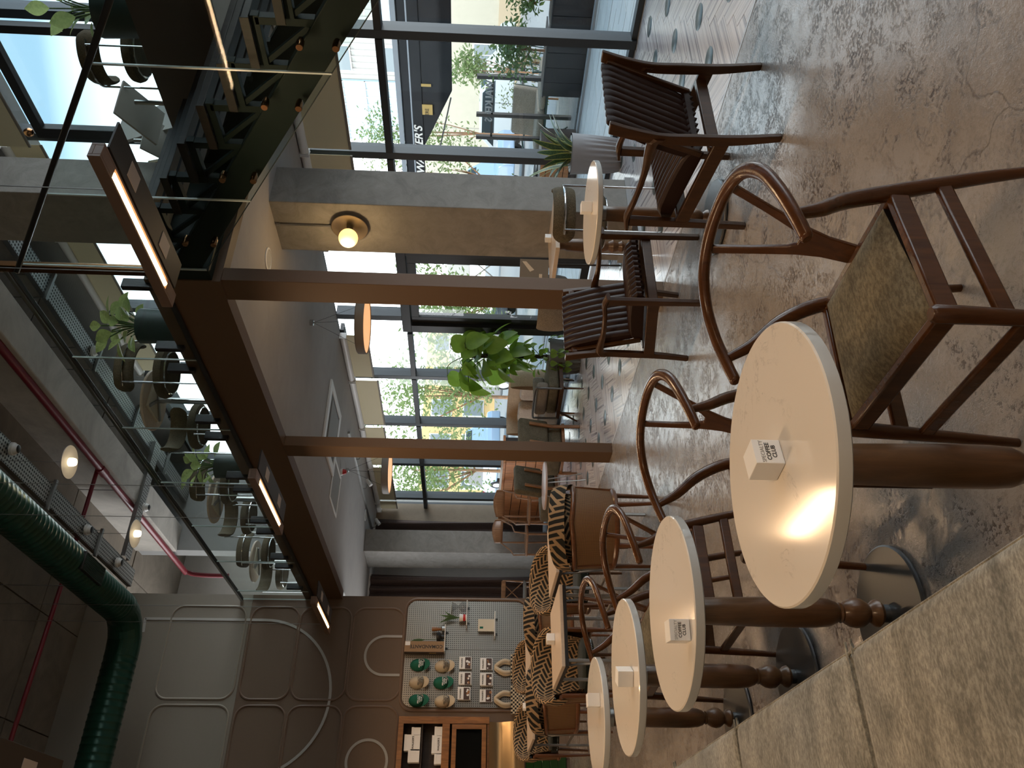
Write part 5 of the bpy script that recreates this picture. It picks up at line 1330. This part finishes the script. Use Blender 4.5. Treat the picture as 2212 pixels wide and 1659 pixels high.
def dieff(x, y, z, label, s=1, n_=22, pr=.20, ph=.42):
    t = thing('dieffenbachia', label, 'potted plant', (x, y, z), 0, 'mezzanine foliage plants')
    ribbed_pot(t, pr * .86, pr, ph, POTDARK, .02, False)
    me = leaf_mesh(.20, .115, DIEFF, .25, .35, 'leaf', False)
    for k in range(n_):
        a = k * 2.4; h = ph + .05 + .30 * s * (k / n_); r = .04 + .11 * rnd.random()
        p = (r * math.cos(a), r * math.sin(a), h)
        obj('stem', G().tube(smooth_path([(0, 0, ph - .05), (p[0] * .3, p[1] * .3, h - .12), p], 3), .006, 5), TREE2, t)
        place_leaf(me, t, p, a - PI / 2, rnd.uniform(-.1, .95), rnd.uniform(-.4, .4), s * rnd.uniform(.85, 1.2))
dieff(4.14, 5.56, ZM, 'variegated foliage plant in a dark pot on the mezzanine, nearest the stair', .85, 22, .15, .40)
dieff(4.12, 8.08, ZM, 'variegated foliage plant in a dark pot between mezzanine chairs', .85, 18, .14, .40)
dieff(5.62, 3.62, ZM, 'leafy plant hanging over the upper landing edge at the top corner', 1, 14)
# ================================================================ OUTDOORS
pv = struct('pavement', G().box(XW + .1, -8, -.25, 9.95, 30, -.03), mat('pavement_bed', (.30, .31, .32), .9))
k_ = 0; x = XW + .18; row = 0
pm = {}
cnt = 0
farp = G()
while x < 9.5:
    wd = .31
    y = -1 + (row % 2) * .35
    while y < 22:
        L = .70
        if y > .45 * x - .5 and y < 15 and cnt < 290:
            me = pm[0] if pm else pm.setdefault(0, mesh_of('paver', G().box(-wd / 2 + .006, -L / 2 + .006, -.03, wd / 2 - .006, L / 2 - .006, 0), PAVER, False))
            link('paver', me, pv, (x + wd / 2, y + L / 2, -.012 + random.uniform(-.002, .002))); cnt += 1
        else: farp.box(x + .003, y + .003, -.04, x + wd - .003, y + L - .003, -.012)
        y += L
    x += wd; row += 1
obj('distant_pavers', farp, PAVER, pv, kind='stuff', smooth=False)
struct('curb', G().box(9.50, -8, -.2, 9.62, 30, .02), mat('curb_grey', (.36, .37, .38), .8))
struct('street', G().box(9.62, -20, -.5, 120, 140, -.06), ASPHALT)
dk = struct('terrace_deck', G().box(10.0, 7.1, -.1, 13.0, 14, -.045), DECK)
for k in range(20): obj('deck_board', G().box(10.0, 7.12 + k * .34, -.045, 13.0, 7.12 + k * .34 + .325, -.005), DECK, dk, .004, False)
def planter(x0, y0, x1, y1, h, label, nb, face='x'):
    t = thing('planter_box', label, 'planter', ((x0 + x1) / 2, (y0 + y1) / 2, -.04), 0, 'dark plank planters')
    w, d = (x1 - x0) / 2, (y1 - y0) / 2
    obj('planter_body', G().box(-w + .02, -d + .02, .04, w - .02, d - .02, h - .02), PLANK, t)
    for k in range(nb):
        ya = -d + 2 * d * k / nb; obj('plank', G().box(-w, ya + .004, .05, -w + .02, ya + 2 * d / nb - .004, h), PLANK, t, .003, False)
    obj('planter_rim', G().box(-w - .01, -d - .01, h, w + .01, d + .01, h + .02), PLANK, t, .003, False)
    obj('planter_soil', G().box(-w + .03, -d + .03, h + .01, w - .03, d - .03, h + .022), SOIL, t)
    for sx_ in (-1, 1):
        for sy_ in (-1, 1): obj('foot', G().box(sx_ * (w - .06) - .03, sy_ * (d - .06) - .03, 0, sx_ * (w - .06) + .03, sy_ * (d - .06) + .03, .05), BLACK, t)
    return t
planter(9.7, 4.0, 10.15, 6.30, .56, 'dark plank planter box outside, nearest, carrying leafy shrubs', 9)
planter(9.75, 6.38, 10.2, 7.32, .58, 'dark plank planter box outside, beside the metal terrace sofa', 4)
planter(9.8, 9.0, 10.3, 9.9, .55, 'dark plank planter box outside behind the snake plant', 4)
def shrub(x, y, z, h, r, m, label, n_=420, ls=.07, seed=1, trunk=True, cat='shrub', group=None, lo_=.30):
    t = thing('leafy_shrub' if cat == 'shrub' else 'street_tree', label, cat, (x, y, z), 0, group)
    rr = random.Random(seed); g = G()
    cl = [(rr.gauss(0, .42) * r, rr.gauss(0, .42) * r, h * (lo_ + (.92 - lo_) * rr.random())) for _ in range(14)]
    for k in range(n_):
        c = cl[k % 14]; q = r * .34
        px, py, pz = c[0] + rr.gauss(0, q), c[1] + rr.gauss(0, q), c[2] + rr.gauss(0, min(q * .9, h * .12))
        if pz < .05: pz = .05
        a, e_ = rr.uniform(0, 6.28), rr.uniform(-.9, .9); L = ls * rr.uniform(.7, 1.4); W2 = L * .42
        d = Vector((math.cos(a) * math.cos(e_), math.sin(a) * math.cos(e_), math.sin(e_))); s = d.cross(Vector((rr.uniform(-1, 1), rr.uniform(-1, 1), 1))).normalized()
        p = Vector((px, py, pz)); g.add([p, p + d * L * .5 + s * W2 / 2, p + d * L, p + d * L * .5 - s * W2 / 2], [(0, 1, 2, 3)])
    obj('foliage', g, m, t, smooth=False)
    if trunk:
        g = G()
        g.tube([(0, 0, 0), (.02 * r, 0, h * .4), (0, .03 * r, h * .8)], [.04 * r + .01, .03 * r + .008, .01], 7)
        obj('trunk', g, TEAK, t)
        for c in cl[:6]: obj('branch', G().tube([(0, 0, h * .3), (c[0] * .6, c[1] * .6, (h * .3 + c[2]) / 2), c], [.02 * r + .004, .012 * r + .004, .004], 5), TEAK, t)
    return t
shrub(9.92, 5.95, .52, .62, .26, TREE2, 'dark green shrub in the nearest planter box, right of the window mullion', 520, .08, 4)
shrub(9.92, 5.3, .52, .5, .25, TREE2, 'dark green shrub in the nearest planter box at the frame edge', 420, .08, 5)
shrub(9.95, 6.72, .54, .68, .30, TREE2, 'dense green shrub in the planter beside the terrace sofa', 640, .09, 6)
shrub(12.6, 8.75, .0, 1.15, .25, DRYLEAF, 'dry tan shrub behind the terrace sofa', 520, .06, 7)
shrub(12.6, 9.5, .0, 1.1, .28, TREE, 'half green shrub next to the dry shrub by the black posts', 460, .06, 8)
shrub(10.0, 9.4, .5, .6, .22, TREE, 'pale green shrub seen between the grey column and the snake plant', 420, .06, 9)
# terrace sofa
t = thing('terrace_sofa', 'green metal terrace sofa with quilted grey cushions outside the window', 'outdoor sofa', (11.1, 8.45, 0), .1)
obj('seat_cushion', G().rbox(-.35, -.05, .40, .35, .85, .52, .04, 3, .01), OUTCUSH, t)
bc = G().rbox(-.06, -.05, 0, .06, .85, .42, .05, 3).xf(Matrix.Translation((.33, 0, .48)) @ Matrix.Rotation(.2, 4, 'Y')); obj('back_cushion', bc, OUTCUSH, t)
obj('lounge_cushion', G().rbox(-.35, -.62, .40, .35, -.08, .50, .04, 3, .01), OUTCUSH, t)
OG = mat('terrace_green', (.035, .075, .065), .5)
for k in range(16): obj('back_slat', G().tube(smooth_path([(-.34, -.72 + k * .1, .38), (.34, -.72 + k * .1, .38), (.42, -.72 + k * .1, .5), (.5, -.72 + k * .1, .88)], 3), .009, 5), OG, t)
for yy in (-.75, .88): obj('arm_frame', G().tube(smooth_path([(-.38, yy, 0), (-.38, yy, .58), (-.33, yy, .64), (.40, yy, .66), (.45, yy, .0)], 4), .016, 6), OG, t)
obj('front_rail', G().tube([(-.36, -.75, .38), (-.36, .88, .38)], .014, 6), OG, t)
t = thing('terrace_side_table', 'low green folding table on the terrace deck beside the sofa', 'outdoor table', (10.6, 8.9, 0))
obj('tabletop', G().box(-.25, -.25, .40, .25, .25, .42), OG, t, .004)
for s in (-1, 1): obj('cross_leg', G().bar((-.2 * s, -.22, 0), (.2 * s, -.22, .4), .025, .015), OG, t); obj('cross_leg', G().bar((-.2 * s, .22, 0), (.2 * s, .22, .4), .025, .015), OG, t)
t = thing('terrace_chair', 'dark terrace chair with pale cushion beyond the nearest planter, at the top edge', 'outdoor chair', (12.5, 7.0, 0))
obj('seat_cushion', G().rbox(-.3, -.3, .40, .3, .3, .5, .04, 3), OUTCUSH, t); obj('chair_back', G().rbox(.24, -.3, .45, .34, .3, .95, .04, 3), BLACK, t)
for sx_ in (-1, 1):
    for sy_ in (-1, 1): obj('leg', G().tube([(sx_ * .28, sy_ * .28, 0), (sx_ * .28, sy_ * .28, .4)], .015, 6), BLACK, t)
t = thing('slatted_crate', 'orange slatted wooden bench end behind the snake plant outside', 'outdoor bench', (9.35, 8.05, 0), 0)
for k in range(5): obj('slat', G().box(-.3, -.3, .12 + k * .085, -.27, .3, .195 + k * .085), ORANGEWOOD, t, .003)
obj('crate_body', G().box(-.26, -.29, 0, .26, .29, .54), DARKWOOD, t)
# black frame posts with the mirrored banner lettering
t = thing('banner_frame', "row of black posts carrying WALKER'S letters seen from behind, on the terrace edge", 'sign', (10.5, 7.9, 0))
for yy in (-.33, .36, .80): obj('post', G().box(-.03, yy - .03, 0, .03, yy + .03, 1.50), BLACK, t, .004)
obj('cross_bar', G().box(-.012, -.33, 1.24, .012, .8, 1.27), BLACK, t)
text("WALKER'S", .165, mat('letter_grey', (.42, .43, .44), .5), t, (-.02, .10, 1.30), (PI / 2, 0, PI / 2), ext=.006, bold=True)
# black awning
aw = thing('black_awning', "long black canvas awning with white WALKER'S lettering across the terrace", 'awning', (11.0, 8.3, 1.9))
def aprism(poly, y0, y1, m, nm): return obj(nm, G().prism(poly, lambda x, z: (x, y0, z), lambda x, z: (x, y1, z)), m, aw, .004, False)
aprism([(0, .90), (-.02, .90), (-.02, .82), (0, .82)], -3.2, 3.6, mat('awning_pale_edge', (.30, .34, .40), .6), 'pale_edge')
aprism([(0, .82), (0, .67), (.02, .67), (.02, .82)], -3.2, 3.6, AWN, 'upper_band')
aprism([(-.01, .68), (-.045, .67), (-.045, .65), (0, .65)], -3.2, 3.6, bpy.data.materials['awning_pale_edge'], 'pale_piping')
obj('lettered_valance', G().prism([(-3.2, .66), (3.6, .66), (3.6, .49), (-3.2, .49)], lambda y, z: (-.04, y, z), lambda y, z: (-.02, y, z)), AWN, aw, 0, False)
obj('lower_drop', G().prism([(-3.2, .49), (1.05, .49), (-.1, .0), (-3.2, .0)], lambda y, z: (-.03, y, z), lambda y, z: (.0, y, z)), AWN, aw, 0, False)
obj('roof_canvas', G().prism([(.02, .8), (2.4, .9), (2.4, .86), (.02, .6)], lambda x, z: (x, -3.2, z), lambda x, z: (x, 3.6, z)), AWN, aw, 0, False)
text("WALKER'S", .185, WHITEINK, aw, (-.045, 1.13, .565), (PI / 2, 0, -PI / 2), ext=.003, bold=True, sx=1.22, shear=.25)
obj('sign_reflection', G().box(-.052, .17, .32, -.042, .37, .49), GOLDINK, aw, .004, False); obj('sign_reflection', G().box(-.052, -.22, .33, -.042, -.17, .49), GOLDINK, aw, .004, False)  # orange sign reflections put in as solid panels
text('ERE', .085, INK, aw, (-.054, .31, .41), (PI / 2, 0, -PI / 2), ext=.001)  # lettering of the reflected sign, modelled on the canvas
obj('awning_arm', G().tube([(-.06, 1.3, .27), (.0, .05, .02)], .012, 6), STEEL, aw)
for yy in (-3.0, 3.4): obj('awning_post', G().tube([(1.2, yy, -1.9), (1.2, yy, .8)], .04, 8), BLACK, aw)
# parked cars across the street
def car(x, y, rz, label, body, L=4.5, H=1.6, text_=None):
    t = thing('car', label, 'car', (x, y, -.06), rz)
    h = L / 2; w = .9
    prof = [(-h, .35), (-h, .75), (-h + .12, .92), (-h * .52, 1.0), (-h * .25, H - .05), (-.05 * h, H), (h * .62, H - .03), (h * .92, 1.02), (h, .9), (h, .35)]
    bd = mat('car_paint_%s' % label.split()[0], body, .25, 0, coat=.6)
    obj('car_body', G().prism(prof, lambda a, z: (a, -w, z), lambda a, z: (a, w, z)), bd, t, .05)
    for s in (-1, 1):
        obj('side_window', G().prism([(-h * .46, 1.03), (-h * .22, H - .12), (h * .56, H - .12), (h * .80, 1.03)], lambda a, z: (a, s * (w + .004), z), lambda a, z: (a, s * (w - .02), z)), mat('car_glass', (.03, .04, .045), .1) if 'car_glass' not in bpy.data.materials else bpy.data.materials['car_glass'], t, 0, False)
        for a in (-h * .62, h * .62):
            wh = obj('wheel', G().tube([(a, s * w * .8, .34), (a, s * (w + .02), .34)], .34, 24), RUBBER, t); obj('hubcap', G().tube([(a, s * (w + .02), .34), (a, s * (w + .035), .34)], .21, 10), CHROME, wh)
        obj('door_seam', G().box(-.05 * h, s * (w + .001) - .002, .45, -.05 * h + .015, s * (w + .001) + .002, 1.02), RUBBER, t)
    obj('windscreen', G().bar((-h * .49, 0, 1.02), (-h * .26, 0, H - .07), 1.5, .02), bpy.data.materials['car_glass'], t)
    obj('tail_light', G().box(h - .05, -w - .002, .85, h + .01, w + .002, 1.0), RED, t, .01)
    return t
car(25.5, 19.0, PI * .52, 'white car parked across the street beyond the terrace sofa', (.62, .66, .68))
car(21.5, 20.6, PI * .5, 'blue and white van parked beyond the far window', (.30, .42, .58), 4.8, 2.0)
car(18.5, 25.5, PI * .5, 'dark parked car beyond the trees at the far window', (.04, .045, .05))
car(17.5, 32.5, PI * .5, 'pale blue parked car farther along the street, left part', (.30, .42, .58), 4.6, 1.9)
# buildings
def win_rows(bd, x, ys, zs_, w, h, glassm, frm=True):
    for yy in ys:
        for zz in zs_:
            f = obj('window', G().box(x - .06, yy - w / 2 - .06, zz - .06, x + .02, yy + w / 2 + .06, zz + h + .06), WHITE, bd, 0, False)
            obj('pane', G().box(x - .08, yy - w / 2, zz, x - .05, yy - .03, zz + h).box(x - .08, yy + .03, zz, x - .05, yy + w / 2, zz + h), glassm, f, 0, False)
FARGLASS = mat('far_window_glass', (.18, .22, .24), .15)
BLUEGLASS = mat('blue_facade_glass', (.42, .58, .72), .15)
t = thing('low_building', 'cream low building across the street with white framed windows', 'building', (31, 22, -.06))
obj('wall', G().box(0, -14, 0, 8, 12, 4.6), OUTWALL, t, 0, False)
obj('base_course', G().box(-.1, -14, 0, 0, 12, .9), mat('tan_stone', (.48, .38, .26), .8), t, 0, False)
obj('ledge', G().box(-.15, -14, 4.5, .2, 12, 4.75), PALEWALL, t, 0, False)
win_rows(t, 0, (-.75, 7.5), (.6,), 1.0, 1.3, FARGLASS)
for yy in (-8, -5.5, 0, 3.2, 9): obj('wall_joint', G().box(-.02, yy, .9, 0, yy + .05, 4.5), mat('joint_grey', (.4, .38, .33), .8) if 'joint_grey' not in bpy.data.materials else bpy.data.materials['joint_grey'], t, 0, False)
t = thing('office_tower', 'tall pale office block with ribbed cladding and blue glass behind the black awning', 'building', (62, 44, -.06))
obj('wall', G().box(0, -30, 0, 20, 8, 22), mat('tower_cladding', (.50, .49, .46), .7), t, 0, False)
g = G()
for k in range(60): g.box(-.12, -30 + k * .62, 0, 0, -30 + k * .62 + .12, 22)
obj('cladding_ribs', g, mat('rib_grey', (.5, .49, .48), .7), t, 0, False, kind='stuff')
g = G(); g2 = G()
for yy in range(-27, 0, 5):
    for zz in (5, 9, 13, 17):
        f = obj('window', G().box(-.25, yy, zz, -.1, yy + 2.6, zz + 1.6), WHITE, t, 0, False); obj('pane', G().box(-.3, yy + .15, zz + .12, -.24, yy + 2.45, zz + 1.48), FARGLASS if (yy + zz) % 2 else BLUEGLASS, f, 0, False)
obj('glass_facade', G().box(-.3, 1.5, 0, -.1, 8, 21.5), BLUEGLASS, t, 0, False)
for k in range(9): obj('facade_mullion', G().box(-.4, 1.5 + k * .8, 0, -.28, 1.5 + k * .8 + .08, 21.5), WHITE, t, 0, False)
for k in range(11): obj('facade_transom', G().box(-.42, 1.5, k * 2, -.28, 8, k * 2 + .1), STEEL, t, 0, False)
t = thing('tan_building', 'sunlit yellow tan building beyond the trees at the far windows', 'building', (26, 52, -.06))
obj('wall', G().box(-8, 0, 0, 14, 10, 5.4), mat('ochre_wall', (.80, .56, .26), .8), t, 0, False)
for yy in range(-7, 13, 3):
    for zz in (.8, 3.2):
        f = obj('window', G().box(yy, -.12, zz, yy + 1.5, .0, zz + 1.6), WHITE, t, 0, False); obj('pane', G().box(yy + .1, -.16, zz + .1, yy + 1.4, -.1, zz + 1.5), FARGLASS, f, 0, False)
t = thing('overpass', 'grey concrete overpass beam with lattice fence beyond the street trees', 'overpass', (36, 41.5, 0))
obj('deck_beam', G().box(-2, -6, 2.0, 0, 8, 3.4), PALEWALL, t, 0, False)
for k in range(8): obj('fence_post', G().box(-2.2, -6 + k * 2, 0, -2.1, -6 + k * 2 + .12, 2.0), STEEL, t, 0, False)
for k in range(7): obj('fence_brace', G().bar((-2.15, -6 + k * 2, .2), (-2.15, -4 + k * 2, 1.9), .06, .06), STEEL, t, 0); obj('fence_brace', G().bar((-2.15, -6 + k * 2, 1.9), (-2.15, -4 + k * 2, .2), .06, .06), STEEL, t, 0)
TR = [(17.0, 12.1, 2.3, .42, 'small street tree in front of the cream building, right of the grey letters'), (17.0, 14.0, 4.9, .66, 'street tree showing above and below the awning, beside the window mullion'),
      (16.6, 15.1, 4.8, .95, 'bushy street tree between the grey column and the awning lettering'), (14.4, 17.9, 3.6, 1.1, 'bushy street tree seen through the window left of the climbing plant'), (13.2, 20.9, 4.4, 1.4, 'bushy street tree in the middle far window'),
      (12.8, 25.1, 4.6, 1.5, 'bushy street tree in the second far window'), (12.0, 29.5, 4.6, 1.6, 'leafy street tree in the last far window')]
for i, (x, y, h, r, lab) in enumerate(TR):
    shrub(x, y, -.06, h, r, TREE, lab, int(500 + (800 if i < 3 else 1700) * r), .12 if i < 3 else .17, 20 + i, True, 'tree', 'street trees', lo_=(.62, .36, .45, .3, .3, .3, .3)[i])
# ================================================================ linear lamps over the tables
def linear_lamp(x, y0, y1, z, label):
    t = thing('linear_lamp', label, 'pendant lamp', (x, (y0 + y1) / 2, z), 0, 'linear pendant lamps')
    h = (y1 - y0) / 2
    obj('lamp_body', G().box(-.045, -h, .0, -.03, h, .06).box(.03, -h, .0, .045, h, .06).box(-.03, -h, .04, .03, h, .06).box(-.03, -h, 0, .03, -h + .14, .04).box(-.03, h - .14, 0, .03, h, .04), mat('lamp_brown', (.17, .10, .065), .45) if 'lamp_brown' not in bpy.data.materials else bpy.data.materials['lamp_brown'], t, .002)
    obj('lamp_tube', G().tube([(0, -h + .15, .012), (0, h - .15, .012)], .017, 10), WARMTUBE, t)
    obj('reflector', G().prism([(-.062, .0), (-.24, .0), (-.24, .012), (-.062, .012)], lambda a, b: (-a, -h * .93, b), lambda a, b: (-a, h * .93, b)), mat('lamp_dark', (.018, .012, .009), .5) if 'lamp_dark' not in bpy.data.materials else bpy.data.materials['lamp_dark'], t, .002)
    for yy in (-.45, .45): obj('mount_or_cutout_plate', G().box(.10, h * yy - .06, -.003, .20, h * yy + .06, .0), mat('lamp_cutout_pale', (.42, .36, .32), .5) if 'lamp_cutout_pale' not in bpy.data.materials else bpy.data.materials['lamp_cutout_pale'], t, .002)  # brightness seen through the plate cutouts, put in as pale panels
    obj('suspension_wire', G().tube([(0, -h * .55, .06), (0, -h * .55, ZT - z)], .003, 5), STEEL, t)
    obj('suspension_wire', G().tube([(0, h * .55, .06), (0, h * .55, ZT - z)], .003, 5), STEEL, t)
    ld = bpy.data.lights.new('lamp_light', 'AREA'); ld.shape = 'RECTANGLE'; ld.size = .05; ld.size_y = h * 1.7; ld.energy = LAMP_W; ld.color = (1, .66, .38)
    lo = bpy.data.objects.new('lamp_light', ld); COL.objects.link(lo); lo.parent = t; lo.location = (0, 0, -.012)
linear_lamp(2.90, 2.56, 3.65, 3.125, 'brown linear pendant with a glowing warm tube below the stair end, nearest of the three')
linear_lamp(2.90, 5.81, 6.96, 3.125, 'brown linear pendant with a glowing warm tube, middle one in front of the mezzanine fascia')
linear_lamp(2.90, 8.93, 10.1, 3.125, 'brown linear pendant with a glowing warm tube near the panelled back wall')
for yy, l_ in ((-3.4, 'farther'),): linear_lamp(2.90, yy - .58, yy + .58, 3.125, 'unseen brown linear pendant added for fill behind the camera, ' + l_ + ' one of that pair')  # unseen lamp added behind the camera as fill light
for yy, l_ in ((-3.5, 'first'), (-.1, 'second'), (3.3, 'third'), (6.7, 'fourth'), (10.1, 'last')): linear_lamp(.3, yy - .6, yy + .6, 3.125, 'brown linear pendant over the velvet bench row, ' + l_ + ' from the rear wall')
